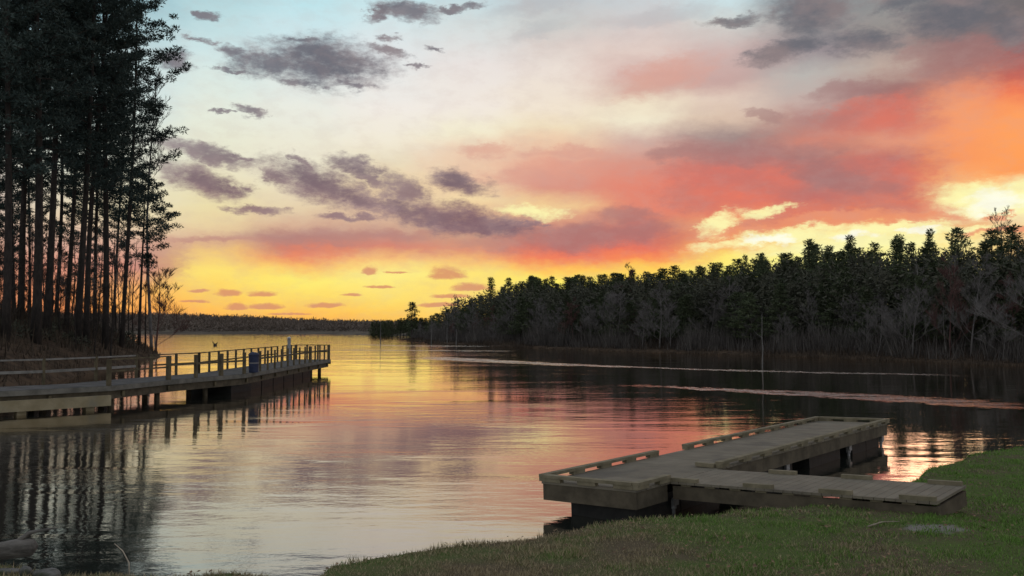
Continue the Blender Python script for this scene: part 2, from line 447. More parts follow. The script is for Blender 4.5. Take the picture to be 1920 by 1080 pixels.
def f_water(t, b):
    p = pos(t)
    x, y, z = t.sep(p)[0:3]
    dist = t.v('LENGTH', t.v('MULTIPLY', p, (1, 1, 0)))
    # capillary ripples, longer swell, and where the breeze ruffles the surface
    q1 = t.v('MULTIPLY', p, (0.55, 1.0, 1.0))
    q2 = t.v('MULTIPLY', p, (0.35, 1.0, 1.0))
    r1 = t.noise(q1, 7.0, 3.0, 0.55)
    r2 = t.noise(q2, 1.5, 3.0, 0.55)
    r3 = t.noise(q2, 0.35, 3.0, 0.5)
    patch = t.smooth(t.noise(t.v('MULTIPLY', p, (0.35, 1.0, 1.0)), 0.22, 4.0, 0.6), 0.40, 0.62, 0.55, 1.5)
    near = t.m('ADD', t.smooth(dist, 9.0, 26.0, 1.25, 1.0), t.smooth(dist, 45.0, 110.0, 0.0, 2.2))
    h = t.m('ADD', t.m('MULTIPLY', r1, .0022), t.m('ADD', t.m('MULTIPLY', r2, .0048), t.m('MULTIPLY', r3, .0068)))
    h = t.m('MULTIPLY', t.m('MULTIPLY', h, patch), near)
    # cat's-paw streaks across the dark reflection of the wood
    wob = t.m('MULTIPLY', t.m('SUBTRACT', t.noise(t.v('MULTIPLY', p, (1.0, .5, 1.0)), .16, 4.0, .6), .5), 4.0)
    wob2 = t.m('MULTIPLY', t.m('SUBTRACT', t.noise(t.v('MULTIPLY', p, (1.0, .5, 1.0)), 2.6, 4.0, .65), .5), 3.4)
    yw = t.m('ADD', y, t.m('ADD', wob, wob2))

    def streak(pts, half, lo, hi):
        # distance from a polyline y(x) written as a float curve of x
        n = t.n.new('ShaderNodeFloatCurve')
        cv = n.mapping.curves[0]
        X0, X1, Y1 = -40.0, 60.0, 200.0
        pp = [((a - X0) / (X1 - X0), c_ / Y1) for a, c_ in pts]
        cv.points[0].location = pp[0]; cv.points[1].location = pp[-1]
        for a in pp[1:-1]:
            cv.points.new(*a)
        for a in cv.points:
            a.handle_type = 'VECTOR'
        n.mapping.update()
        t.put(n.inputs['Value'], t.smooth(x, X0, X1, kind='LINEAR'))
        yy = t.m('MULTIPLY', n.outputs[0], Y1)
        d = t.m('DIVIDE', t.m('ABSOLUTE', t.m('SUBTRACT', yw, yy)), half)
        k = t.m('MULTIPLY', t.smooth(x, lo[0], lo[1]), t.smooth(x, hi[0], hi[1]))
        return t.m('MULTIPLY', t.smooth(d, 1.15, 0.35), k)

    wid = t.smooth(x, -6.0, 12.0, 5.0, 1.0)
    s1 = streak([(-40, 52), (7.7, 45.5), (12.1, 41.2), (15, 38.5), (19.3, 35), (60, 20)], t.smooth(x, 8.0, 17.0, .8, 2.6), (4.0, 12.0), (21.5, 18.0))
    s2 = streak([(-40, 110), (-5.6, 84), (1.8, 74), (13, 63.4), (27.5, 55.7), (60, 45)], wid, (-11.0, -5.0), (30.0, 25.0))
    s3 = streak([(-40, 165), (-17, 140), (-2, 136), (60, 120)], 3.0, (-32.0, -20.0), (4.0, -2.0))
    s4 = streak([(-40, 118), (-17, 114), (-2, 110), (60, 100)], 1.6, (-26.0, -18.0), (2.0, -3.0))
    st = t.m('MAXIMUM', t.m('MAXIMUM', s1, s2), t.m('MAXIMUM', s3, s4))
    st = t.m('MULTIPLY', st, t.smooth(t.noise(t.v('MULTIPLY', p, (.6, 1.2, 1)), .8, 5.0, .7), .40, .60, .08, 1.0))
    c1 = t.noise(t.v('MULTIPLY', p, (.7, 1, 1)), 4.5, 3.0, .6)
    h = t.m('ADD', h, t.m('MULTIPLY', t.m('MULTIPLY', c1, .05), st))
    bm = t.n.new('ShaderNodeBump'); bm.inputs['Strength'].default_value = 1.0; bm.inputs['Distance'].default_value = 1.0
    t.put(bm.inputs['Height'], h)
    t.n.remove(b)
    gl = t.n.new('ShaderNodeBsdfGlossy'); gl.inputs['Roughness'].default_value = 0.03
    gl.inputs['Color'].default_value = (1.0, .94, .875, 1)
    t.l.new(bm.outputs[0], gl.inputs['Normal'])
    df = t.n.new('ShaderNodeBsdfDiffuse'); df.inputs['Color'].default_value = (.022, .026, .022, 1)
    fr = t.n.new('ShaderNodeFresnel'); fr.inputs['IOR'].default_value = 1.33
    fac = t.m('MULTIPLY_ADD', fr.outputs[0], 0.9, 0.28, clamp=True)
    mx = t.n.new('ShaderNodeMixShader')
    t.put(mx.inputs[0], fac)
    t.l.new(df.outputs[0], mx.inputs[1]); t.l.new(gl.outputs[0], mx.inputs[2])
    t.l.new(mx.outputs[0], t.n['Material Output'].inputs[0])


M_WATER = mat('lake_water', f_water)
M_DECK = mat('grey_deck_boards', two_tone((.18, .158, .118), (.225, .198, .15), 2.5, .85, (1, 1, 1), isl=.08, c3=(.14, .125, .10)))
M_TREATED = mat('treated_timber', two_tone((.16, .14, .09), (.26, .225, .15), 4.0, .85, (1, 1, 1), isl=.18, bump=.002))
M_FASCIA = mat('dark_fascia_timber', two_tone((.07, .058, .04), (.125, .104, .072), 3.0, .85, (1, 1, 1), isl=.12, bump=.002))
M_FLOAT = mat('black_plastic_float', two_tone((.012, .012, .012), (.022, .022, .02), 6.0, .6))
M_GALV = mat('galvanised_pipe', two_tone((.16, .16, .16), (.26, .26, .255), 9.0, .5, spec=.5))
M_PIER = mat('pier_timber', two_tone((.075, .062, .038), (.14, .115, .07), 3.0, .85, isl=.2))
M_PIERDECK = mat('pier_deck_boards', two_tone((.07, .07, .07), (.12, .115, .11), 2.0, .85, isl=.15))
M_PIEREDGE = mat('pale_edge_beam', two_tone((.11, .105, .09), (.19, .18, .155), 2.0, .85, isl=.1))
M_ABUT = mat('ochre_concrete', two_tone((.24, .2, .12), (.34, .29, .19), 1.5, .9, c3=(.2, .19, .15), bump=.01))
M_BLUE = mat('blue_bin_plastic', two_tone((.014, .022, .055), (.02, .03, .075), 5.0, .55, spec=.4))
M_BAND = mat('grey_band', two_tone((.16, .155, .16), (.22, .21, .21), 5.0, .6))
M_WHITE = mat('white_post', two_tone((.45, .45, .45), (.6, .6, .58), 4.0, .6))
M_ROCK = mat('grey_rock', two_tone((.07, .07, .06), (.19, .185, .175), 9.0, .95, bump=.02, c3=(.05, .06, .035)))
M_TWIG = mat('dry_twig', two_tone((.28, .24, .18), (.4, .35, .27), 9.0, .9))

# ------------------------------------------------------------------ mesh helpers
class MB:
    """collects shapes that become one mesh"""

    def __init__(self):
        self.v = []
        self.f = []
        self.n = 0

    def add(self, verts, faces):
        self.v.extend(verts)
        o = self.n
        self.f.extend([tuple(i + o for i in q) for q in faces])
        self.n += len(verts)

    def box(self, c, size, rz=0.0, ry=0.0):
        """box centred on c"""
        sx, sy, sz = (s / 2 for s in size)
        m_ = Matrix.Rotation(rz, 3, 'Z') @ Matrix.Rotation(ry, 3, 'Y')
        vs = []
        for z in (-sz, sz):
            for x, y in ((-sx, -sy), (sx, -sy), (sx, sy), (-sx, sy)):
                q = m_ @ Vector((x, y, z))
                vs.append((c[0] + q.x, c[1] + q.y, c[2] + q.z))
        self.add(vs, [(3, 2, 1, 0), (4, 5, 6, 7), (0, 1, 5, 4), (1, 2, 6, 5), (2, 3, 7, 6), (3, 0, 4, 7)])

    def beam(self, a, b, w, h):
        """rectangular bar from a to b (w across, h high)"""
        a = Vector(a); b = Vector(b); d = (b - a)
        if d.length < 1e-6:
            return
        d.normalize()
        s = d.cross(Vector((0, 0, 1)))
        s = s.normalized() if s.length > 1e-4 else Vector((1, 0, 0))
        u = s.cross(d).normalized()
        vs = []
        for p in (a, b):
            for i, j in ((-1, -1), (1, -1), (1, 1), (-1, 1)):
                vs.append(tuple(p + s * (i * w / 2) + u * (j * h / 2)))
        self.add(vs, [(3, 2, 1, 0), (4, 5, 6, 7), (0, 1, 5, 4), (1, 2, 6, 5), (2, 3, 7, 6), (3, 0, 4, 7)])

    def tube(self, pts, radii, n=6, cap=True):
        pts = [Vector(p) for p in pts]
        vs, fs = [], []
        for i, p in enumerate(pts):
            d = (pts[min(i + 1, len(pts) - 1)] - pts[max(i - 1, 0)])
            d = d.normalized() if d.length > 1e-9 else Vector((0, 0, 1))
            s = d.cross(Vector((0.13, 0.37, 1)) if abs(d.z) < .9 else Vector((1, 0.2, 0))).normalized()
            u = s.cross(d)
            for k in range(n):
                a = 2 * math.pi * k / n
                vs.append(tuple(p + (s * math.cos(a) + u * math.sin(a)) * radii[i]))
        for i in range(len(pts) - 1):
            for k in range(n):
                k2 = (k + 1) % n
                fs.append((i * n + k, i * n + k2, (i + 1) * n + k2, (i + 1) * n + k))
        if cap:
            fs.append(tuple(reversed(range(n))))
            fs.append(tuple(range((len(pts) - 1) * n, len(pts) * n)))
        self.add(vs, fs)

    def mesh(self, name, material, smooth=False):
        me = bpy.data.meshes.new(name)
        me.from_pydata(self.v, [], self.f)
        me.materials.append(material)
        if smooth:
            me.polygons.foreach_set('use_smooth', [True] * len(me.polygons))
        me.update()
        return me

    def obj(self, name, material, parent=None, smooth=False, loc=None):
        return link(name, self.mesh(name, material, smooth), parent, loc)


def link(name, me, parent=None, loc=None):
    o = bpy.data.objects.new(name, me)
    COL.objects.link(o)
    if parent is not None:
        o.parent = parent
    if loc is not None:
        o.location = loc
    return o


def tri_mesh(name, V, material, quads=False):
    """V: (n,3,3) or (n,4,3) array of separate faces"""
    k = V.shape[1]
    me = bpy.data.meshes.new(name)
    n = V.shape[0]
    me.vertices.add(n * k)
    me.vertices.foreach_set('co', V.reshape(-1).astype(np.float32))
    me.loops.add(n * k)
    me.loops.foreach_set('vertex_index', np.arange(n * k, dtype=np.int32))
    me.polygons.add(n)
    me.polygons.foreach_set('loop_start', np.arange(0, n * k, k, dtype=np.int32))
    me.materials.append(material)
    me.update(calc_edges=True)
    return me


def tag(o, label=None, cat=None, group=None, kind=None):
    if label: o['label'] = label
    if cat: o['category'] = cat
    if group: o['group'] = group
    if kind: o['kind'] = kind
    return o


def thing(name, label, cat, loc=(0, 0, 0), rz=0.0, group=None):
    o = bpy.data.objects.new(name, None)
    COL.objects.link(o)
    o.location = loc
    o.rotation_euler = (0, 0, rz)
    return tag(o, label, cat, group)


def copy_tree(o, parent=None):
    c = o.copy()
    COL.objects.link(c)
    c.parent = parent
    for ch in [q for q in bpy.data.objects if q.parent == o]:
        copy_tree(ch, c)
    return c


# ------------------------------------------------------------------ terrain
def seg_dist(px, py, poly, closed=True):
    """distance to a polyline and inside test"""
    d = np.full(px.shape, 1e9)
    ins = np.zeros(px.shape, bool)
    n = len(poly)
    for i in range(n if closed else n - 1):
        ax, ay = poly[i]; bx, by = poly[(i + 1) % n]
        ex, ey = bx - ax, by - ay
        t = np.clip(((px - ax) * ex + (py - ay) * ey) / (ex * ex + ey * ey + 1e-12), 0, 1)
        d = np.minimum(d, np.hypot(px - ax - t * ex, py - ay - t * ey))
        c = ((ay > py) != (by > py))
        with np.errstate(divide='ignore', invalid='ignore'):
            xi = (bx - ax) * (py - ay) / (by - ay + 1e-30) + ax
        ins ^= c & (px < xi)
    return np.where(ins, d, -d)


def vnoise(x, y, scale, seed=0, octs=4):
    """value noise, numpy"""
    out = np.zeros_like(x, dtype=float); amp = 1.0; tot = 0.0
    for o_ in range(octs):
        X = x / scale * (2 ** o_) + 37.1 * o_; Y = y / scale * (2 ** o_) + 11.7 * o_
        xi = np.floor(X).astype(np.int64); yi = np.floor(Y).astype(np.int64)
        fx = X - xi; fy = Y - yi
        fx = fx * fx * (3 - 2 * fx); fy = fy * fy * (3 - 2 * fy)

        def hsh(a, b_):
            h = (a * 374761393 + b_ * 668265263 + (seed + o_) * 1442695041) & 0xffffffff
            h = ((h ^ (h >> 13)) * 1274126177) & 0xffffffff
            return ((h ^ (h >> 16)) & 0xffff) / 65535.0
        v = (hsh(xi, yi) * (1 - fx) + hsh(xi + 1, yi) * fx) * (1 - fy) + (hsh(xi, yi + 1) * (1 - fx) + hsh(xi + 1, yi + 1) * fx) * fy
        out += v * amp; tot += amp; amp *= .5
    return out / tot


NEAR = [(-70, 15), (-20, 12.6), (-8, 11.3), (-6.2, 10.75), (-5.2, 10.35), (-4.7, 10.5), (-3.95, 10.35), (-3.3, 10.55), (-2.75, 10.4), (-2.4, 10.1), (-2.05, 9.5), (-1.7, 9.95), (-1.05, 10.4),
        (-.4, 10.8), (.36, 11.2), (1.1, 11.75), (1.7, 12.05), (2.84, 12.4), (4.2, 12.9), (5.4, 13.8), (6.4, 15.0), (7.2, 16.5), (8.5, 18.4), (10.7, 20.5),
        (14, 22.5), (20, 25), (40, 30), (75, 33), (75, -60), (-70, -60)]
POINT = [(-38.5, 97), (-35, 88), (-32, 76), (-29.5, 66), (-27, 56), (-24.5, 46), (-22, 38), (-19.5, 31.6), (-21, 28), (-30, 24), (-60, 18), (-200, 10), (-400, 60), (-400, 160), (-130, 130), (-70, 112), (-48, 103)]
WOOD = [(-24.4, 203), (-19, 182), (-14, 163), (-10, 154), (-4, 138), (3, 127), (12, 112), (20.7, 101), (29.4, 90.6), (35, 79), (39, 69.5), (48, 60), (62, 45), (75, 32), (200, 20), (900, 100), (900, 500),
        (200, 420), (60, 330), (0, 262), (-20, 225)]
FAR = [(-900, 330), (-300, 345), (-150, 365), (-90, 360), (-60, 330), (-42, 285), (-26, 262), (-5, 268), (20, 300), (120, 420), (900, 520), (2600, 700), (2600, 3400), (-2600, 3400), (-2600, 300)]


def ground_z(x, y):
    x = np.asarray(x, float); y = np.asarray(y, float)
    z = np.full(x.shape, -2.0)
    s = seg_dist(x, y, NEAR) + (vnoise(x, y, 1.2, 3, 4) - .5) * .35
    crest = np.interp(x, [-6, -2.3, -1.9, 2.0, 3.5, 5.6, 6.6, 9], [.20, .20, .50, .50, .50, .48, .26, .16])
    slope = np.interp(x, [-6, 0, 9, 20], [.05, .055, .045, .04])
    zn = np.where(s > 0, crest * np.clip(s / .16, 0, 1) ** .6 + slope * np.maximum(s - .1, 0), np.maximum(s * 1.6, -2.0))
    zn = zn + np.where(s > .1, (vnoise(x, y, 1.6, 8, 4) - .5) * .07, 0)
    z = np.maximum(z, np.minimum(zn, 1.6))
    s = seg_dist(x, y, POINT) + (vnoise(x, y, 5, 5, 4) - .5) * 1.6
    zp = np.where(s > 0, .25 * np.clip(s / .5, 0, 1) + 4.0 * (1 - np.exp(-np.maximum(s, 0) / 8)), np.maximum(s * .6, -2))
    z = np.maximum(z, zp + np.where(s > 1, (vnoise(x, y, 3, 6, 4) - .5) * .35, 0))
    s = seg_dist(x, y, WOOD) + (vnoise(x, y, 6, 7, 4) - .5) * 2.5
    zw = np.where(s > 0, .2 * np.clip(s / .6, 0, 1) + 5.0 * (1 - np.exp(-np.maximum(s - 2, 0) / 60)), np.maximum(s * .5, -2))
    z = np.maximum(z, zw + np.where(s > 1, (vnoise(x, y, 4, 9, 4) - .5) * .3, 0))
    s = seg_dist(x, y, FAR) + (vnoise(x, y, 30, 12, 3) - .5) * 8
    hill = np.interp(np.degrees(np.arctan2(x, y)), [-60, -30, -23, -19, -15, -11, -7, 0, 40], [11, 11, 9.5, 8.5, 5.5, 3.2, 2.6, 2, 2])
    zf = np.where(s > 0, .9 * np.clip(s / 4, 0, 1) + hill * (1 - np.exp(-np.maximum(s - 40, 0) / 130)), np.maximum(s * .4, -2))
    z = np.maximum(z, zf)
    return z


def gz(x, y):
    return float(ground_z(np.array([x]), np.array([y]))[0])


def grow(a, step, end, g):
    out = [a]
    while abs(out[-1]) < abs(end):
        out.append(out[-1] + step); step *= g
    return out


def make_ground():
    xs = sorted(set([round(v, 3) for v in np.arange(-8.5, 15, .11)] + grow(15, .12, 3000, 1.075)[1:] + grow(-8.5, -.12, -3000, 1.06)[1:]))
    ys = sorted(set([-3000, -800, -200, -70, -40, -20, -8, 0, 3] + [round(v, 3) for v in np.arange(5.0, 23, .11)] + grow(23, .13, 60, 1.03) + grow(61, 1.1, 250, 1.0)[1:] + grow(252, 3, 3400, 1.05)))
    X, Y = np.meshgrid(np.array(xs, float), np.array(ys, float))
    Z = ground_z(X.ravel(), Y.ravel())
    nx, ny = len(xs), len(ys)
    me = bpy.data.meshes.new('ground')
    me.vertices.add(nx * ny)
    me.vertices.foreach_set('co', np.stack([X.ravel(), Y.ravel(), Z], 1).ravel().astype(np.float32))
    i = (np.arange(ny - 1)[:, None] * nx + np.arange(nx - 1)[None]).ravel()
    q = np.stack([i, i + 1, i + nx + 1, i + nx], 1).astype(np.int32)
    me.loops.add(q.size); me.loops.foreach_set('vertex_index', q.ravel())
    me.polygons.add(len(q)); me.polygons.foreach_set('loop_start', np.arange(0, q.size, 4, dtype=np.int32))
    me.polygons.foreach_set('use_smooth', np.ones(len(q), bool))
    me.materials.append(M_GROUND)
    me.update(calc_edges=True)
    return tag(link('ground', me), kind='structure')


make_ground()
wb_ = MB()
wb_.add([(-3500, -300, 0), (3500, -300, 0), (3500, 3500, 0), (-3500, 3500, 0)], [(0, 1, 2, 3)])
tag(wb_.obj('water', M_WATER), kind='structure')

# ------------------------------------------------------------------ T-shaped floating dock on the right
# local frame: +x along the front edge (left to right), +y along the dock away from the camera
def dock():
    Wd, Ld, zt = 1.80, 12.25, 0.50
    root = thing('floating_dock', 'long grey boarded dock with raised toe rails, floating beside the grassy bank', 'dock', (0.51, 14.73, 0), R(-39.6))
    root.rotation_euler = (0, R(-2.0), R(-39.6))
    rnd = random.Random(4)
    m = MB()
    y = 0.0
    while y < Ld - .01:
        w = min(.138, Ld - y)
        m.box((Wd / 2 + rnd.uniform(-.004, .004), y + w / 2, zt - .019), (Wd + .02, w - .002, .038))
        y += .144
    m.obj('deck', M_DECK, root)
    # fascia boards round the frame (front, left, right, back), double height
    fz, fh = (.462 + .20) / 2, .262

    def fascia(c, size):
        q = MB(); q.box(c, size); q.obj('fascia_board', M_FASCIA, root)
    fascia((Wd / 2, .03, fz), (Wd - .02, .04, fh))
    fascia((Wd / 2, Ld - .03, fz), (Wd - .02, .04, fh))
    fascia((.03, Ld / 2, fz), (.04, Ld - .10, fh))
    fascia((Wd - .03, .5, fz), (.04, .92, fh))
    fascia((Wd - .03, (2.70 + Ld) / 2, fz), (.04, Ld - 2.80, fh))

    def toe(a, b, inset=0.0):
        """a board carried on blocks, light showing beneath it"""
        a = Vector(a); b = Vector(b); L = (b - a).length; d = (b - a) / L
        rail = MB(); rail.beam((a.x, a.y, zt + .086), (b.x, b.y, zt + .086), .125, .05)
        r_ = rail.obj('toe_rail', M_TREATED, root)
        n = max(2, int(round(L / .95)) + 1)
        for i in range(n):
            p = a + d * (.16 + (L - .32) * i / (n - 1))
            bl = MB(); bl.beam((p.x - d.x * .17, p.y - d.y * .17, zt + .030), (p.x + d.x * .17, p.y + d.y * .17, zt + .030), .10, .060)
            bl.obj('spacer_block', M_TREATED, r_)
    toe((-.02, .02, 0), (-.02, 3.72, 0))
    toe((-.02, 4.85, 0), (-.02, Ld, 0))
    toe((.05, .03, 0), (Wd - .07, .03, 0))
    toe((Wd - .01, .0, 0), (Wd - .01, .98, 0))
    toe((Wd + .0, 2.74, 0), (Wd + .0, Ld, 0))
    toe((.05, Ld - .03, 0), (Wd - .08, Ld - .03, 0))
    q = MB(); q.beam((Wd - .42, 2.72, zt + .05), (Wd - .065, 2.72, zt + .04), .10, .07)
    q.obj('end_block', M_TREATED, root)
    # black floats
    for a, b in ((.16, 3.0), (4.3, 6.3), (7.2, 9.1), (9.9, 11.9)):
        q = MB()
        n = int((b - a) / .95)
        for i in range(n):
            y0 = a + (b - a) * i / n; y1 = a + (b - a) * (i + 1) / n - .03
            q.box(((.46 + Wd - .12) / 2, (y0 + y1) / 2, .10), (Wd - .58, y1 - y0, .38))
        q.obj('float', M_FLOAT, root)
    # pipe sleeves and piles on the right side
    for yy in (1.3, 5.9, 9.6, 12.0):
        q = MB(); q.tube([(Wd - .11, yy, -1.6), (Wd - .11, yy, .19)], [.035, .035], 8)
        p = q.obj('pile', M_GALV, root, True)
        q = MB(); q.tube([(Wd - .11, yy, .02), (Wd - .11, yy, .17)], [.055, .055], 8); q.box((Wd - .06, yy, .13), (.02, .16, .12))
        q.obj('bracket', M_GALV, p)
    return root


def gangway():
    th = R(-39.6)
    ux, uy = math.cos(th), math.sin(th)
    vx, vy = -uy, ux
    # starts at the right side of the dock, 1 m from its front
    px, py = 0.51 + ux * 1.81 + vx * 1.0, 14.73 + uy * 1.81 + vy * 1.0
    L, Wg = 3.98, 1.58
    z0, z1 = .565, .735
    root = thing('gangway', 'sloping grey boarded walkway from the dock to the grass bank, blocks along both edges', 'gangway', (px, py, z0), th)
    root.rotation_euler = (0, -math.atan2(z1 - z0, L), th)
    rnd = random.Random(8)
    m = MB(); x = 0.0
    while x < L - .02:
        w = min(.138, L - x)
        m.box((x + w / 2, Wg / 2 + rnd.uniform(-.004, .004), -.019), (w - .001, Wg, .038))
        x += .144
    m.obj('deck', M_DECK, root)
    for yy in (.05, Wg - .05):
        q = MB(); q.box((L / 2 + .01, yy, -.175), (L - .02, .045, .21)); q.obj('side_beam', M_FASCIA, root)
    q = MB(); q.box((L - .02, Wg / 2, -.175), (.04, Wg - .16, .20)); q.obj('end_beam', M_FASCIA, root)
    # little spacer blocks carrying the boards above the beams: light shows between them
    for yy in (.05, Wg - .05):
        for xx in np.arange(.25, L - .1, .42):
            q = MB(); q.box((xx, yy, -.054), (.17, .04, .030)); q.obj('spacer', M_TREATED, root)
    for xs, yy in (((.0, 1.24, 2.40, 3.50), .045), ((1.0, 2.20, 3.48), Wg - .045)):
        for xx in xs:
            q = MB(); q.box((xx + .23, yy, .030), (.46, .09, .058)); q.obj('edge_block', M_TREATED, root)
    return root


dock()
gangway()


# ------------------------------------------------------------------ railed fishing pier on the left
def polyoff(pts, d):
    """offset a polyline to its left"""
    out = []
    for i, p in enumerate(pts):
        a = pts[max(i - 1, 0)]; b = pts[min(i + 1, len(pts) - 1)]
        if 0 < i < len(pts) - 1:
            d1 = Vector((p[0] - a[0], p[1] - a[1])).normalized(); d2 = Vector((b[0] - p[0], b[1] - p[1])).normalized()
            t = (d1 + d2).normalized(); k = 1 / max(.4, t.dot(d1))
        else:
            t = Vector((b[0] - a[0], b[1] - a[1])).normalized(); k = 1
        out.append((p[0] - t.y * d * k, p[1] + t.x * d * k))
    return out


PIER = [(-19.6, 28.3), (-16.9, 30.6), (-14.85, 32.9), (-14.05, 36.5), (-12.35, 41.2), (-12.15, 59.3)]


def along(pts, s):
    for i in range(len(pts) - 1):
        a, b = Vector(pts[i]), Vector(pts[i + 1]); L = (b - a).length
        if s <= L or i == len(pts) - 2:
            d = (b - a) / L
            return a + d * s, d
        s -= L


def plen(pts):
    return sum((Vector(b) - Vector(a)).length for a, b in zip(pts, pts[1:]))


def pier():
    root = thing('fishing_pier', 'long timber fishing pier with post railings reaching out from the left bank', 'pier', (-14.05, 36.5, 0))
    O = Vector((-14.05, 36.5, 0))
    near = [(x - O.x, y - O.y) for x, y in PIER]
    Wp = 2.35
    far = polyoff(near, Wp)
    zt = .86

    def strip(q, a, b, z0, z1):
        # solid prism between two polylines
        n = len(a)
        vs = [(p[0], p[1], z1) for p in a] + [(p[0], p[1], z1) for p in b] + [(p[0], p[1], z0) for p in a] + [(p[0], p[1], z0) for p in b]
        fs = []
        for i in range(n - 1):
            fs += [(i, i + 1, n + i + 1, n + i), (2 * n + i, 3 * n + i, 3 * n + i + 1, 2 * n + i + 1), (i, 2 * n + i, 2 * n + i + 1, i + 1), (n + i, n + i + 1, 3 * n + i + 1, 3 * n + i)]
        fs += [(0, n, 3 * n, 2 * n), (n - 1, 3 * n - 1, 4 * n - 1, 2 * n - 1)]
        q.add(vs, fs)
    # deck boards across the pier
    m = MB(); total = plen(near); s = 0.0; ft = plen(far)
    k = 0
    while s < total - .15:
        a, d = along(near, s + .07); b, _ = along(far, (s + .07) / total * ft)
        m.beam((a.x, a.y, zt - .02), (b.x, b.y, zt - .02), .135, .04)
        s += .145; k += 1
    m.obj('deck', M_PIERDECK, root)
    q = MB(); strip(q, polyoff(near, -.05), polyoff(near, -.005), zt - .19, zt - .012)
    q.obj('edge_beam', M_PIEREDGE, root)
    q = MB(); strip(q, polyoff(near, Wp + .005), polyoff(near, Wp + .05), zt - .33, zt - .012)
    q.obj('edge_beam', M_PIEREDGE, root)
    q = MB(); strip(q, polyoff(near, .10), polyoff(near, Wp - .10), zt - .50, zt - .05)
    q.obj('under_frame', M_FASCIA, root)
    # black floats carrying the outer part
    s = plen(near[:4]) + 4.0
    while s < total - 5.0:
        a, d = along(near, s); b, _ = along(near, s + 1.9)
        o = Vector((-d.y, d.x))
        q = MB(); q.beam((a.x + o.x * Wp / 2, a.y + o.y * Wp / 2, .12), (b.x + o.x * Wp / 2, b.y + o.y * Wp / 2, .12), Wp - .24, .50)
        q.obj('float', M_FLOAT, root)
        s += 2.05
    e = far[-1]; f = near[-1]
    q = MB(); q.beam((f[0] + .06, f[1] + .03, zt - .17), (e[0] - .06, e[1] + .03, zt - .17), .05, .30); q.obj('end_beam', M_PIER, root)
    # piles in pairs
    s = 4.5
    while s < total:
        for pl, tt in ((near, total), (far, ft)):
            a, d = along(pl, min(s / total * tt, tt - .3))
            nx_, ny_ = -d.y, d.x
            sg = .55 if pl is near else -.55
            q = MB(); q.tube([(a.x + nx_ * sg, a.y + ny_ * sg, -1.8), (a.x + nx_ * sg, a.y + ny_ * sg, zt - .25)], [.12, .11], 8)
            q.obj('pile', M_FASCIA, root, True)
        a, d = along(near, s); b, _ = along(far, s / total * ft)
        q = MB(); q.beam((a.x + .05 * d.x, a.y, zt - .33), (b.x + .05 * d.x, b.y, zt - .33), .10, .18); q.obj('cross_beam', M_PIER, root)
        s += 2.45 if s > 13 else 2.9
    # posts and rails
    ht = .98

    def post(p, d, thick=.09, h=ht, side=1):
        nx_, ny_ = -d.y * side, d.x * side
        c = (p.x + nx_ * .06, p.y + ny_ * .06)
        q = MB(); q.box((c[0], c[1], zt + (h - .04) / 2), (thick, thick, h + .04), math.atan2(d.y, d.x))
        q.obj('post', M_PIER, root)
        return c

    def run(pl, s0, s1, step, side, thick=lambda i: .09, rails=((.94, .045, .13), (.55, .045, .10)), rm=None):
        n = max(1, int(round((s1 - s0) / step)))
        cs = []
        for i in range(n + 1):
            s = s0 + (s1 - s0) * i / n
            a, d = along(pl, s)
            cs.append(post(a, d, thick(i), ht, side))
        for z, w, h in rails:
            q = MB()
            for a, b in zip(cs, cs[1:]):
                q.beam((a[0], a[1], zt + z), (b[0], b[1], zt + z), w, h)
            q.obj('rail', rm or M_PIER, root)
    L0 = plen(near[:3]); L1 = plen(near[:5])
    F0 = plen(far[:3]); F1 = plen(far[:5])
    run(near, L0 + .0, L0 + 3.7, 3.7, 1, lambda i: .13, ((.96, .035, .05), (.52, .035, .06)))
    run(near, L0 + 3.7, L1, 1.7, 1, lambda i: .15 if i in (0, 2) else .12, ((.60, .045, .08),))
    run(near, L1 + 1.25, total - .08, 1.25, 1, lambda i: .16 if i in (9, 13) else .085, ((.62, .045, .09),))
    run(far, 2.4, F0 + 4.0, 2.1, -1, lambda i: .09, ((.95, .04, .06), (.50, .045, .10)), M_RAILPALE)
    run(far, F0 + 4.9, F1, 1.45, -1, lambda i: .09, ((.95, .03, .05), (.50, .035, .07)))
    run(far, F1, ft - 4.4, 1.35, -1, lambda i: .09, ((.95, .03, .05), (.50, .035, .07)))
    run(far, ft - 3.2, ft - .08, 1.04, -1, lambda i: .09, ((.95, .03, .05), (.50, .035, .07)))
    n_ = 3
    cs = []
    for i in range(n_ + 1):
        p = Vector(f).lerp(Vector(e), .04 + .92 * i / n_)
        cs.append(post(p, Vector((-1, 0)), .10, ht, -1))
    for z, h in ((.95, .05), (.50, .08)):
        q = MB()
        for a, b in zip(cs, cs[1:]):
            q.beam((a[0], a[1], zt + z), (b[0], b[1], zt + z), .04, h)
        q.obj('rail', M_PIER, root)
    return root


pier()

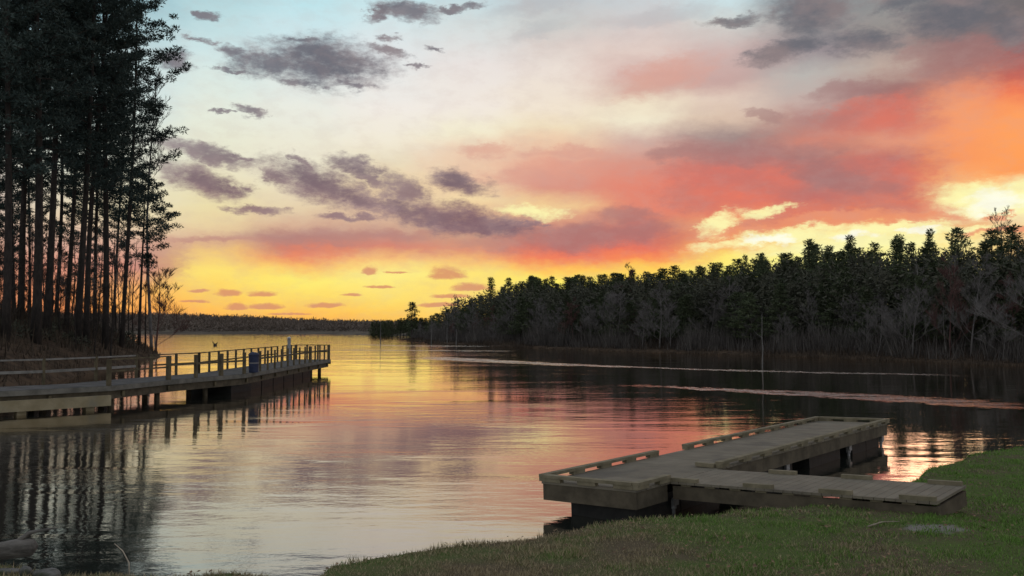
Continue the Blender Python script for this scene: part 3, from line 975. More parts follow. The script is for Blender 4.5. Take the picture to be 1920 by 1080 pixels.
# abutment the pier starts from
def abutment():
    root = thing('pier_abutment', 'low ochre concrete beam under the shore end of the railed pier', 'concrete beam', (-16.9, 30.6, 0))
    O = Vector((-16.9, 30.6))
    P = [(-27.5, 24.3), (-19.6, 28.15), (-16.85, 30.45), (-14.75, 32.75)]
    rel = [(x - O.x, y - O.y) for x, y in P]
    out = polyoff(rel, -.04); inn = polyoff(rel, .45)
    q = MB()
    n = len(rel)
    vs = [(p[0], p[1], .52) for p in out] + [(p[0], p[1], .52) for p in inn] + [(p[0], p[1], .14) for p in out] + [(p[0], p[1], .14) for p in inn]
    fs = []
    for i in range(n - 1):
        fs += [(i, i + 1, n + i + 1, n + i), (2 * n + i, 3 * n + i, 3 * n + i + 1, 2 * n + i + 1), (i, 2 * n + i, 2 * n + i + 1, i + 1), (n + i, n + i + 1, 3 * n + i + 1, 3 * n + i)]
    fs += [(0, n, 3 * n, 2 * n), (n - 1, 3 * n - 1, 4 * n - 1, 2 * n - 1)]
    q.add(vs, fs)
    q.obj('beam', M_ABUT, root)
    tot = plen(rel); s = 1.0
    while s < tot:
        a, d = along(rel, s)
        q = MB(); q.box((a.x - d.y * .25, a.y + d.x * .25, -.65), (.3, .3, 1.6), math.atan2(d.y, d.x)); q.obj('footing', M_ABUT, root)
        s += 2.3
    # shore platform behind it, boarded
    q = MB()
    back = [(-29.5, 27.5), (-22.4, 30.8)]
    a = [(-27.5 - O.x, 24.3 - O.y), (-19.75 - O.x, 28.25 - O.y)]
    b = [(p[0] - O.x, p[1] - O.y) for p in back]
    q.add([(a[0][0], a[0][1], .85), (a[1][0], a[1][1], .85), (b[1][0], b[1][1], .85), (b[0][0], b[0][1], .85),
           (a[0][0], a[0][1], .53), (a[1][0], a[1][1], .53), (b[1][0], b[1][1], .53), (b[0][0], b[0][1], .53)],
          [(0, 1, 2, 3), (7, 6, 5, 4), (0, 4, 5, 1), (1, 5, 6, 2), (2, 6, 7, 3), (3, 7, 4, 0)])
    q.obj('platform', M_PIERDECK, root)


abutment()

# blue bin on the pier
def bin_():
    x, y = -11.95, 42.35
    root = thing('trash_bin', 'dark blue trash bin with grey bands standing at the bend of the pier', 'trash bin', (x - .35, y, .862), R(12))
    q = MB()
    q.tube([(0, 0, .0), (0, 0, .04), (0, 0, .80)], [.21, .22, .245], 20)
    q.obj('body', M_BLUE, root, False)
    q = MB(); q.tube([(0, 0, .802), (0, 0, .83), (0, 0, .92), (0, 0, .96)], [.262, .265, .22, .08], 20); q.obj('lid', M_BLUE, root, True)
    q = MB()
    q.tube([(0, 0, .42), (0, 0, .48)], [.238, .241], 20); q.obj('band', M_BAND, root)


bin_()
x_, y_ = -14.2, 56.6
pp = thing('white_post', 'tall pale post rising above the railing near the pier end', 'post', (x_, y_, 0))
q = MB(); q.tube([(0, 0, -1.5), (0, 0, 2.28)], [.115, .11], 10); q.obj('shaft', M_GALV, pp, True)
q = MB(); q.tube([(0, 0, 2.281), (0, 0, 2.33), (0, 0, 2.40)], [.13, .13, .03], 10); q.obj('cap', M_WHITE, pp, True)
q = MB(); q.tube([(0, 0, 1.15), (0, 0, 1.35)], [.125, .125], 10); q.obj('collar', M_WHITE, pp, True)


# ------------------------------------------------------------------ dead snags standing in the water, a stump, driftwood
def snag(name, label, x, y, h, r, lean, seed, limbs=3, m_=M_POLE, cat='dead tree', group=None):
    rnd = random.Random(seed)
    root = thing(name, label, cat, (x, y, 0), rnd.uniform(0, 6), group)
    n = 7
    pts = []
    for i in range(n):
        t = i / (n - 1)
        pts.append((lean * t * h + rnd.uniform(-.03, .03) * h * .3, rnd.uniform(-.02, .02) * h * .3, -1.2 + (h + 1.2) * t))
    q = MB(); q.tube(pts, [r * (1 - .75 * i / (n - 1)) for i in range(n)], 7)
    q.obj('trunk', m_, root, True)
    for i in range(limbs):
        t = rnd.uniform(.45, .92); k = int(t * (n - 1)); p = Vector(pts[k])
        a = rnd.uniform(0, 6.3); L = h * rnd.uniform(.08, .2)
        q = MB(); q.tube([p, p + Vector((math.cos(a) * L * .6, math.sin(a) * L * .6, L * .35)), p + Vector((math.cos(a) * L, math.sin(a) * L, L * .8))], [r * .3, r * .2, r * .06], 5)
        q.obj('limb', m_, root, True)
    return root


snag('dead_pole', 'bare pale dead trunk standing alone in the water in front of the wood', 18.3, 65.0, 3.95, .065, .012, 1, 1)
snag('dead_pole', 'slim bare dead tree standing in open water between the pier and the wooded point', -23.4, 158, 4.3, .09, .0, 2, 7)
snag('dead_pole', 'pale dead trunk rising from the water below the low trees of the point', -14.8, 163, 5.2, .11, .0, 3, 2)
snag('dead_pole', 'short pale dead trunk right of the point trees, just off the shore', -11.6, 159, 5.6, .10, -.01, 4, 2)
snag('dead_pole', 'stubby dead post off the shore where the tall wood begins', -9.4, 150, 2.6, .13, .0, 5, 0)
snag('dead_pole', 'short dark stake in the far water left of the pier', -63.5, 158, 2.0, .16, .0, 6, 0)
st = thing('tree_stump', 'small dark broken stump sticking out of the calm water beyond the pier', 'stump', (-46.6, 139.5, 0))
q = MB(); q.tube([(0, 0, -.6), (0, 0, .2), (.02, 0, .32)], [.33, .28, .16], 8); q.obj('base', M_BARK, st, True)
q = MB(); q.tube([(0, 0, .2), (-.35, 0, .5), (-.45, 0, .78)], [.1, .07, .03], 6); q.obj('root_spike', M_BARK, st, True)
q = MB(); q.tube([(0, 0, .2), (.35, 0, .45), (.42, 0, .66)], [.09, .07, .03], 6); q.obj('root_spike', M_BARK, st, True)


def rock(label, x, y, r, seed, squash=(1.3, .8, .6), rz=0.0, dz=0.0):
    import bmesh
    bm = bmesh.new()
    bmesh.ops.create_icosphere(bm, subdivisions=3, radius=1.0)
    me = bpy.data.meshes.new('rock')
    bm.to_mesh(me); bm.free()
    co = np.array([v.co[:] for v in me.vertices])
    n = (vnoise(co[:, 0] * 1.1 + seed * 9 + co[:, 2], co[:, 1] + co[:, 2] * .8 + 50, 1.1, seed, 4) - .5)
    co *= (1 + n * .75)[:, None]
    co = np.clip(co, -.86, .86)
    co *= np.array(squash) * r
    me.vertices.foreach_set('co', co.ravel())
    me.polygons.foreach_set('use_smooth', [True] * len(me.polygons))
    me.materials.append(M_ROCK); me.update()
    o = link('rock', me, None, (x, y, max(gz(x, y), -.1) + dz))
    o.rotation_euler = (0, 0, rz)
    return tag(o, label, 'rock')


rock('small pale rock at the bottom left corner, right of the log', -5.55, 10.25, .085, 3, (.9, .8, .75), .3, .04)
rock('smooth flat grey rock at the waterline beside the log', -5.3, 10.22, .13, 5, (1.5, .9, .5), -.35, .02)
rock('thin flat stone half in the water below the log', -5.85, 10.3, .14, 8, (1.6, .8, .25), .1, .02)

lg = thing('log', 'broken bleached log lying on the shore at the far left', 'log', (-6.35, 10.95, .16), R(12))
q = MB()
q.tube([(-1.1, .0, .02), (-.6, .02, .07), (-.1, 0, .12), (.30, .0, .17), (.46, .0, .17), (.50, 0, .15)], [.085, .09, .10, .115, .10, .05], 14)
q.obj('trunk', M_DEAD, lg, True)
q = MB(); q.tube([(.28, .0, .24), (.42, .02, .35), (.72, .0, .40)], [.04, .025, .008], 6); q.obj('broken_limb', M_DEAD, lg, True)


def twig(label, pts, r, m_=M_TWIG):
    x, y, z = pts[0]
    q = MB(); q.tube([(p[0] - x, p[1] - y, p[2] - z) for p in pts], [r * (1 - .6 * i / (len(pts) - 1)) for i in range(len(pts))], 6)
    o = q.obj('stick', m_, None, True, (x, y, z))
    return tag(o, label, 'stick')


twig('thin curved twig standing up from the waterline near the left corner', [(-4.45, 10.45, .12), (-4.52, 10.6, .26), (-4.66, 10.75, .36), (-4.85, 10.95, .40)], .010)
twig('dark straight stick lying across the water edge at the bottom', [(-4.1, 10.25, .10), (-3.85, 10.35, .12), (-3.62, 10.42, .14)], .022, M_BARK)
twig('short pale stick leaning on the grass tuft near the rocks', [(-4.98, 10.2, .1), (-4.85, 10.3, .16), (-4.76, 10.38, .19)], .012)
zt_ = gz(4.3, 11.4)
twig('long thin dry twig lying on the lawn in front of the gangway', [(4.35, 10.95, gz(4.35, 10.95) + .03), (4.6, 11.15, gz(4.6, 11.15) + .045), (4.85, 11.22, gz(4.85, 11.22) + .04)], .011)

# ------------------------------------------------------------------ plants
def needle_clumps(rng, centres, radii, n_each, size, flat=.55, up=.25):
    """small triangles scattered in ellipsoidal clumps: (n,3,3)"""
    C = np.repeat(np.array(centres), n_each, 0); Rr = np.repeat(np.array(radii), n_each)
    n = len(C)
    d = rng.normal(size=(n, 3)); d /= np.linalg.norm(d, axis=1)[:, None]
    rad = rng.random(n) ** .5
    P = C + d * (Rr * rad)[:, None] * np.array([1, 1, flat])
    t = d * np.array([1, 1, .6]) + rng.normal(size=(n, 3)) * .45 + np.array([0, 0, up]); t /= np.linalg.norm(t, axis=1)[:, None]
    s = np.cross(t, rng.normal(size=(n, 3))); s /= np.linalg.norm(s, axis=1)[:, None] + 1e-9
    L = size * rng.uniform(.6, 1.3, n)[:, None]; w = L * .20
    return np.stack([P - s * w, P + s * w, P + t * L], 1)


def pine(seed, H, r0, cb, R_, n_limb, clump_n, clump_r, tri, limb_m=True, lean=0.0, full=0.0, blunt=.62):
    """returns trunk MB, limb MB, needle triangles"""
    rng = np.random.default_rng(seed); rnd = random.Random(seed)
    tr = MB(); n = 12; ph = rnd.uniform(0, 6)
    bend = rnd.uniform(.006, .020) * H

    def axis(t):
        return Vector((math.sin(ph + t * 3.1) * bend - math.sin(ph) * bend + lean * t * H, math.cos(ph + t * 2.3) * bend - math.cos(ph) * bend, t * H))
    tr.tube([axis(i / n) - (Vector((0, 0, .5)) if i == 0 else Vector()) for i in range(n + 1)], [r0 * (1.25 if i == 0 else 1) * (1 - .86 * (i / n) ** 1.15) for i in range(n + 1)], 8)
    lm = MB(); cen = []; rad = []
    for i in range(n_limb):
        u = (i + rnd.random()) / n_limb
        t = cb + (1 - cb) * u ** .9 * .985
        prof = (1 - u) ** blunt * (.55 + .45 * min(1, u / .22)) if full == 0 else (1 - u) ** .8
        L = R_ * max(.12, prof) * rnd.uniform(.6, 1.15)
        a = i * 2.4 + rnd.uniform(-.5, .5)
        base = axis(t)
        rise = rnd.uniform(-.05, .35) + u * .5
        d = Vector((math.cos(a), math.sin(a), rise)).normalized()
        mid = base + d * L * .55 + Vector((0, 0, -.03 * L)); end = base + d * L + Vector((0, 0, .10 * L))
        if limb_m:
            rr = max(.018, r0 * .30 * (1 - t * .7) * (L / R_))
            lm.tube([base, mid, end], [rr, rr * .6, rr * .2], 4, False)
        k = max(1, int(L / (clump_r * 1.15)))
        for j in range(k):
            f = .35 + .65 * (j + rnd.random() * .8) / k
            c = base.lerp(mid, f / .55) if f < .55 else mid.lerp(end, (f - .55) / .45)
            sd = Vector((-d.y, d.x, 0)) * rnd.uniform(-1, 1) * L * .28 * f
            c2 = c + sd + Vector((0, 0, rnd.uniform(-.1, .25) * clump_r))
            cen.append(tuple(c2)); rad.append(clump_r * rnd.uniform(.65, 1.25) * (.8 + .2 * (1 - u)))
            if limb_m and rnd.random() < .6:
                lm.tube([c, c2], [.02, .01], 3, False)
    top = axis(1.0)
    cen.append(tuple(top)); rad.append(clump_r * .7)
    V = needle_clumps(rng, cen, rad, clump_n, tri)
    return tr, lm, V


def bare_tree(seed, H, r0, spread=.5, levels=4, first=.35, twig_n=5, up=.5, thin=.012, kids=(3, 4)):
    """trunk MB, branches MB: a leafless tree"""
    rnd = random.Random(seed)
    tr = MB(); br = MB()
    n = 8
    ph = rnd.uniform(0, 6)
    pts = [Vector((math.sin(ph + i * .5) * H * .012, math.cos(ph + i * .6) * H * .012, H * .85 * i / n - (.4 if i == 0 else 0))) for i in range(n + 1)]
    tr.tube(pts, [r0 * (1 - .8 * i / n) for i in range(n + 1)], 7)

    def grow_(p, d, L, r, lev):
        q = p + d * L * .5 + Vector((rnd.uniform(-1, 1), rnd.uniform(-1, 1), rnd.uniform(-.3, .8))) * L * .06
        e = q + (d + Vector((rnd.uniform(-.3, .3), rnd.uniform(-.3, .3), up * .35))).normalized() * L * .5
        if lev >= levels:
            s = d.cross(Vector((rnd.uniform(-1, 1), rnd.uniform(-1, 1), .3))).normalized() * thin
            br.add([tuple(p - s), tuple(p + s), tuple(q + s * .7), tuple(q - s * .7), tuple(e)], [(0, 1, 2, 3), (3, 2, 4)])
            return
        br.tube([p, q, e], [r, r * .75, r * .45], 3 if lev > 1 else 5, False)
        k = rnd.randint(*kids) + (twig_n if lev == levels - 1 else 0)
        for i in range(k):
            f = rnd.uniform(.3, 1)
            s_ = p.lerp(q, f * 2) if f < .5 else q.lerp(e, f * 2 - 1)
            a = rnd.uniform(0, 6.28)
            o = Vector((math.cos(a), math.sin(a), rnd.uniform(-.2, .5)))
            nd = (d * .9 + o * rnd.uniform(.45, .95) + Vector((0, 0, up * .4))).normalized()
            grow_(s_, nd, L * rnd.uniform(.5, .75), max(thin, r * .5), lev + 1)
    nb = int(9 + H * .35)
    for i in range(nb):
        u = first + (1 - first) * (i + rnd.random()) / nb
        k = min(n - 1, int(u * n)); p = pts[k].lerp(pts[k + 1], u * n - k)
        a = i * 2.4 + rnd.uniform(-.4, .4)
        L = H * spread * (1.05 - u * .75) * rnd.uniform(.55, .9) * .55
        d = Vector((math.cos(a), math.sin(a), up + u * .8)).normalized()
        grow_(p, d, L, r0 * .32 * (1.1 - u * .7), 1)
    return tr, br


def shoot_field(rng, xs, ys, zs, h, w, lean=.35, segs=1):
    """upright tapering stems as triangles"""
    n = len(xs)
    a = rng.uniform(0, 2 * np.pi, n)
    b = rng.uniform(0, 2 * np.pi, n)
    l = rng.uniform(0, lean, n) * h
    base = np.stack([xs, ys, zs - .05], 1)
    s = np.stack([np.cos(a), np.sin(a), np.zeros(n)], 1) * (w / 2)[:, None]
    tip = base + np.stack([np.cos(b) * l, np.sin(b) * l, h], 1)
    return np.stack([base - s, base + s, tip], 1)


def at_px(px, d):
    return (px - 960.0) / F_PX * d


# ---- tall pines on the left point: every tree its own shape
LEFT = [  # photo column of the trunk, distance, height, radius, crown start, crown radius, label
    (12, 57, 31, .34, .34, 4.2, 'tall pine at the far left edge of the grove, cut by the picture edge'),
    (40, 72, 34, .36, .32, 4.6, 'tall dark pine second from the left edge of the grove'),
    (68, 60, 33, .40, .36, 4.6, 'thick-trunked tall pine left of the middle of the shore grove'),
    (88, 66, 35, .36, .40, 4.4, 'tall straight pine standing close to the right of the thickest trunk'),
    (124, 78, 34, .28, .42, 3.8, 'slender tall pine in the middle of the shore grove'),
    (147, 68, 36, .31, .32, 4.8, 'left trunk of the close pair of tall pines in the grove'),
    (163, 71, 37, .29, .34, 5.0, 'right trunk of the close pair of tall pines in the grove'),
    (199, 74, 38, .34, .31, 5.6, 'tall full-crowned pine with a dark straight trunk, right side of the grove'),
    (-70, 60, 32, .36, .34, 4.6, None),
    (-150, 70, 34, .36, .32, 4.6, None),
    (229, 81, 40, .26, .32, 5.4, 'tall pine at the right front of the grove, crown leaning over the water'),
    (-20, 84, 36, .34, .28, 5.0, None),
    (28, 92, 40, .28, .2, 5.0, 'tall pine far back at the left of the grove behind the front trunks'),
    (104, 96, 42, .28, .22, 5.2, 'tall pine far back in the grove seen between the middle trunks'),
    (58, 108, 42, .24, .16, 5.0, 'slim far pine at the back of the grove behind the thick trunk'),
    (138, 110, 44, .24, .18, 5.2, 'slim far pine at the back of the grove behind the close pair'),
    (212, 104, 44, .22, .24, 4.6, 'slim far pine behind the full-crowned pine at the right of the grove'),
    (-5, 104, 40, .26, .14, 5.2, 'slim far pine at the back of the grove beside the picture edge'),
    (178, 98, 44, .27, .26, 5.4, 'tall pine far back in the grove, right of the close pair'),
]
rnd0 = random.Random(12)
for i, (px, d, H, r0, cb, cr, lab) in enumerate(LEFT):
    x = at_px(px, d)
    tr, lm, V = pine(100 + i, H, r0 * .78, cb, cr, 76, 84, .60, .25, blunt=.36, lean=rnd0.uniform(-.015, .022))
    root = thing('pine_tree', lab or 'tall pine of the shore grove standing left of the picture', 'pine tree', (x, d, gz(x, d) - .05), 0.0, 'tall pines on the left shore')
    tr.obj('trunk', M_BARK, root, True)
    lm.obj('limbs', M_BARK, root, False)
    link('crown', tri_mesh('crown', V, M_NEEDLE), root)

# the slim pine with a short tufted crown and a thin companion, nearest the water
for i, (px, d, H, r0, cb, cr, nl, lab) in enumerate([
    (262, 91, 17.5, .17, .55, 4.7, 36, 'slim short-crowned pine at the right end of the grove, tufts reaching out over the lake'),
    (274, 93, 9.6, .10, .86, 1.2, 9, 'thin young pine with a tiny tuft on top, last one before the water')]):
    x = at_px(px, d)
    tr, lm, V = pine(140 + i, H, r0, cb, cr, nl, 90, .60, .25, lean=.006)
    root = thing('pine_tree', lab, 'pine tree', (x, d, gz(x, d) - .05), R(30), 'tall pines on the left shore')
    tr.obj('trunk', M_BARK, root, True); lm.obj('limbs', M_BARK, root); link('crown', tri_mesh('crown', V, M_NEEDLE), root)

BT = []
def bare_proto(seed, **k):
    tr, br = bare_tree(seed, **k)
    return tr, br


def bare_thing(x, y, meshes, s, rz, label, group=None, name='bare_tree', zs=1.0, cat='bare tree'):
    root = thing(name, label, cat, (x, y, gz(x, y) - .1), rz, group)
    root.scale = (s, s, s * zs)
    for nm, me in meshes:
        link(nm, me, root)
    return root


def protos(seeds, mat_t, mat_b, **k):
    out = []
    for s in seeds:
        tr, br = bare_tree(s, **k)
        out.append([('trunk', tr.mesh('trunk', mat_t, True)), ('branches', br.mesh('branches', mat_b))])
    return out


SLIM = protos((1, 2, 3), M_BARK, M_BARE, H=10, r0=.075, spread=.34, levels=3, first=.3, twig_n=3, up=.9, thin=.012)
WIDE = protos((11, 12, 13, 14), M_BARE, M_BARE, H=10, r0=.095, spread=.66, levels=4, first=.10, twig_n=9, up=.6, thin=.011, kids=(4, 5))
WIDE_RED = protos((21, 22), M_BARE_RED, M_BARE_RED, H=10, r0=.09, spread=.62, levels=4, first=.10, twig_n=9, up=.6, thin=.011, kids=(4, 5))
PALE = protos((31, 32, 33), M_BARE_PALE, M_BARE, H=12, r0=.10, spread=.42, levels=4, first=.3, twig_n=5, up=.75, thin=.011)

WIDE_DARK = protos((61, 62), M_BARK, M_BARK, H=10, r0=.08, spread=.6, levels=4, first=.12, twig_n=5, up=.6, thin=.011)
rnd = random.Random(77)
# thin leafless saplings between and right of the pine trunks
for i, (px, d, s) in enumerate([(18, 80, .9), (55, 85, 1.1), (96, 82, 1.0), (112, 72, .8), (136, 90, 1.1), (178, 80, 1.0), (188, 88, 1.2), (212, 84, 1.1), (222, 90, .95), (233, 86, 1.15), (243, 92, 1.0), (251, 95, 1.2), (215, 98, 1.3), (160, 96, 1.2), (75, 98, 1.2)]):
    x = at_px(px, d)
    bare_thing(x, d, SLIM[i % 3], s * 1.05, rnd.uniform(0, 6), 'thin leafless sapling standing between the pine trunks of the grove', 'leafless saplings in the grove', 'sapling', cat='sapling')
x = at_px(296, 88)
o_ = bare_thing(at_px(296, 94.5), 94.5, WIDE_RED[1], 1.12, 1.0, 'spreading leafless tree at the tip of the left point, pink against the sunset')
o_.scale = (1.25, 1.25, 1.08)
bare_thing(at_px(281, 102), 102, protos((42,), M_BARE, M_BARE, H=39, r0=.2, spread=.25, levels=4, first=.62, twig_n=3, up=.8, thin=.02)[0], 1.0, 2.0,
           'very tall leafless tree behind the right edge of the grove, fine grey crown')

# leafless understorey trees filling the space between the trunks
for i in range(30):
    px = rnd.uniform(-20, 215); d = rnd.uniform(62, 104)
    x = at_px(px, d)
    bare_thing(x, d, WIDE_DARK[i % 2], rnd.uniform(.35, .95), rnd.uniform(0, 6), 'dark leafless understorey tree in the shade of the tall pines', 'leafless understorey trees under the pines')

# undergrowth on the left bank
rng = np.random.default_rng(5)
n = 60000
xs = rng.uniform(-75, -18, n); ys = rng.uniform(27, 112, n)
sd_ = seg_dist(xs, ys, POINT)
k = (sd_ > -.2) & (rng.random(n) < np.clip(.25 + (vnoise(xs, ys, 5, 2, 3) - .35) * 3, .1, 1)) & (xs / ys > -.70)
xs, ys = xs[k], ys[k]
zz = ground_z(xs, ys)
far_in = np.clip(seg_dist(xs, ys, POINT) / 9, 0, 1)
hh = (.35 + 2.6 * far_in * vnoise(xs, ys, 4, 4, 3)) * rng.uniform(.5, 1.2, len(xs))
V = shoot_field(rng, xs, ys, zz, hh, .05 + hh * .05, .6)
tag(link('undergrowth', tri_mesh('undergrowth', V, M_BRUSH)), 'brown leafless undergrowth covering the left bank below the pines', 'undergrowth', kind='stuff')
cen, rad = [], []
for _ in range(420):
    x, y = rng.uniform(-62, -24), rng.uniform(34, 100)
    if seg_dist(np.array([x]), np.array([y]), POINT)[0] > 1.5 + rng.random() * 6 and x / y > -.7 and x / y < -.405:
        cen.append((x, y, gz(x, y) + .45)); rad.append(rng.uniform(.5, 1.3))
V = needle_clumps(rng, cen, rad, 130, .28, .7)
tag(link('evergreen_brush', tri_mesh('evergreen_brush', V, M_SHRUB)), 'dark evergreen brush among the trunks on the left bank', 'brush', kind='stuff')

# ---- the wood across the cove
TOP = [(700, 603), (745, 600), (760, 598), (800, 594), (828, 588), (845, 572), (865, 556), (900, 537), (940, 526), (990, 519), (1060, 526), (1090, 516), (1150, 514), (1200, 506), (1250, 514), (1300, 506), (1340, 500),
       (1400, 492), (1440, 474), (1480, 466), (1540, 464), (1600, 456), (1650, 455), (1700, 448), (1740, 446), (1790, 440), (1850, 448), (1900, 425), (1960, 410), (2100, 400)]
tx = np.array([p[0] for p in TOP], float); ty = np.array([p[1] for p in TOP], float)


def canopy_h(x, y):
    """tree height that reaches the wood's canopy line, real metres above its ground"""
    px = 960 + F_PX * x / y
    return (612 - np.interp(px, tx, ty)) / F_PX * y + H_EYE - gz(x, y)


ZONE_X = [880, 1000, 1150, 1300, 1470, 1640, 1780]
WOOD_ZONES = ['at its low left end', 'where it rises left of centre', 'left of the red treetop', 'right of the red treetop', 'behind the dead pole in the water',
              'right of the dead pole in the water', 'around the pale trunks', 'at the right picture edge']


FPINE = []
for s in range(6):
    tr, lm, V = pine(300 + s, 10, .12, .16, (2.1, 2.3, 1.9, 2.2, 1.8, 1.9)[s], 80, 30, .42, .24, limb_m=False, full=0 if s in (1, 3, 5) else 1, blunt=.5)
    FPINE.append([('trunk', tr.mesh('trunk', M_BARK, True)), ('crown', tri_mesh('crown', V, M_NEEDLE_FAR))])

shore = [(-24.4, 203), (-19, 182), (-14, 163), (-10, 154), (-4, 138), (3, 127), (12, 112), (20.7, 101), (29.4, 90.6), (35, 79), (39, 69.5), (48, 60), (62, 45)]
sl = plen(shore)
pts_p = []
rnd = random.Random(9)
rows = [(8, 3.2, .72), (14, 3.2, .86), (21, 3.0, .98), (28, 3.2, 1.0), (37, 3.8, 1.0)]
for off, step, f in rows:
    s = rnd.uniform(0, step)
    while s < sl:
        p, d = along(shore, s)
        nx_, ny_ = -d.y, d.x
        nx_, ny_ = (d.y * -1, d.x) if (-d.y) * 1 > 0 else (d.y, -d.x)
        # outward = away from the water: up and to the right
        o = Vector((abs(d.y), abs(d.x)))
        jit = rnd.uniform(-2.2, 2.2)
        x, y = p.x + o.x * (off + jit), p.y + o.y * (off + jit)
        s += step * rnd.uniform(.75, 1.3) * (1 + max(0, (y - 120) / 110))
        if y < 38 or x / y > 1.1 or seg_dist(np.array([x]), np.array([y]), WOOD)[0] < 1:
            continue
        pts_p.append((x, y, f))
cnt = 0
for i, (x, y, f) in enumerate(pts_p):
    h = canopy_h(x, y)
    k = f * (rnd.uniform(.85, 1.06) if f >= .98 else rnd.uniform(.82, 1.0))
    if rnd.random() < .07 and f >= .98:
        k *= 1.07
    hh_ = max(2.5, h * k)
    root = thing('pine_tree', '', 'pine tree', (x, y, gz(x, y) - .1), rnd.uniform(0, 6.3), None)
    px = 960 + F_PX * x / y
    row = 'skyline' if f >= .98 else 'front rank'
    zone = WOOD_ZONES[int(np.searchsorted(ZONE_X, px))]
    root['label'] = 'dark pine in the wood\'s ' + row + ', ' + zone
    root['group'] = row + ' pines of the wood, ' + zone
    sx = hh_ / 10 * rnd.uniform(1.15, 1.7)
    sx = max(sx, 1.25)
    root.scale = (sx, sx, hh_ / 10)
    for nm, me in FPINE[rnd.choice((0, 1, 2, 3, 0, 1, 4, 5))]:
        link(nm, me, root)
    cnt += 1
print('wood pines', cnt)

# leafless trees along the front of the wood
bt = 0
s = 6.0
while s < sl - 2:
    p, d = along(shore, s)
    o = Vector((abs(d.y), abs(d.x)))
    off = rnd.uniform(2.0, 8.0)
    x, y = p.x + o.x * off, p.y + o.y * off
    s += rnd.uniform(1.5, 3.0) * (1 + max(0, (y - 120) / 110))
    if y < 38 or x / y > 1.0:
        continue
    h = canopy_h(x, y) * rnd.uniform(.5, .84)
    red = rnd.random() < .16
    pr = rnd.choice(WIDE_RED) if red else rnd.choice(WIDE)
    zone = WOOD_ZONES[int(np.searchsorted(ZONE_X, 960 + F_PX * x / y))]
    lab = ('leafless reddish tree in front of the wood, ' if red else 'leafless grey tree in front of the wood, ') + zone
    o_ = bare_thing(x, y, pr, h / 9.6 * rnd.uniform(.75, 1.15), rnd.uniform(0, 6.3), lab, ('reddish' if red else 'grey') + ' leafless trees, ' + zone)
    o_.rotation_euler.x = rnd.uniform(-.09, .09); o_.rotation_euler.y = rnd.uniform(-.09, .09)
    wx = rnd.uniform(.8, 1.4); o_.scale = (o_.scale[0] * wx, o_.scale[1] * wx, o_.scale[2])
    bt += 1
print('bare', bt)
for px, d, ytop, lab in [(1790, 86, 462, 'leafless tree with a straight pale trunk near the right end of the wood'),
                         (1722, 90, 476, 'leafless pale-trunked tree left of the straightest pale trunk in the wood'),
                         (1650, 93, 478, 'leafless pale forked tree in front of the wood, leftmost of the pale-trunked ones'),
                         (1770, 80, 560, 'short leafless pale tree leaning beside the straight pale trunk')]:
    x = at_px(px, d); h = (612 - ytop) / F_PX * d + H_EYE - gz(x, d)
    bare_thing(x, d, PALE[px % 3], h / 11.6, px * 1.0, lab)
BIG = protos((51,), M_BARE, M_BARE, H=20, r0=.24, spread=.52, levels=5, first=.35, twig_n=2, up=.6, thin=.022, kids=(2, 4))[0]
x = at_px(1885, 100)
bare_thing(x, 100, BIG, ((612 - 384) / F_PX * 100 + 3.05 - gz(x, 100)) / 19.3, .4, 'big leafless tree rising above the wood at the far right against the bright sky')
x = at_px(1182, 138)
bare_thing(x, 138, WIDE_RED[0], ((612 - 490) / F_PX * 138 + 3.05 - gz(x, 138)) / 9.6, 1.4, 'reddish leafless treetop poking above the middle of the wood')
x = at_px(858, 172)
bare_thing(x, 172, WIDE[1], ((612 - 552) / F_PX * 172 + 3.05 - gz(x, 172)) / 9.6, 2.4, 'leafless tree at the left end of the tall wood')
# spiky single pines standing out of the line
for px, d, ytop, w_, lab in [(1401, 128, 479, .8, 'narrow spiky pine top standing out left of the first rise of the wood'),
                             (1600, 118, 442, 1.0, 'pointed pine rising above its neighbours in the right half of the wood'),
                             (1742, 110, 430, .8, 'narrow pointed pine top near the pale trunks at the right'),
                             (1795, 108, 428, 1.2, 'broad dark pine above the straight pale trunk at the right')]:
    x = at_px(px, d); h = (612 - ytop) / F_PX * d + 3.05 - gz(x, d)
    root = thing('pine_tree', lab, 'pine tree', (x, d, gz(x, d) - .1), px * .7, None)
    root.scale = (h / 10 * w_, h / 10 * w_, h / 10)
    for nm, me in FPINE[px % 4]:
        link(nm, me, root)
# the lone tree on the low point
x = at_px(774, 232)
tr, lm, V = pine(401, 9.4, .16, .30, 1.7, 26, 46, .55, .34, full=0)
root = thing('pine_tree', 'lone round-topped pine on the low point left of the wood', 'pine tree', (x, 232, gz(x, 232) - .1), 0, None)
sc_ = ((612 - 566) / F_PX * 232 + 3.05 - gz(x, 232)) / 9.6
root.scale = (sc_ * 1.5, sc_ * 1.5, sc_)
tr.obj('trunk', M_BARK, root, True); lm.obj('limbs', M_BARK, root); link('crown', tri_mesh('crown', V, M_NEEDLE_FAR), root)
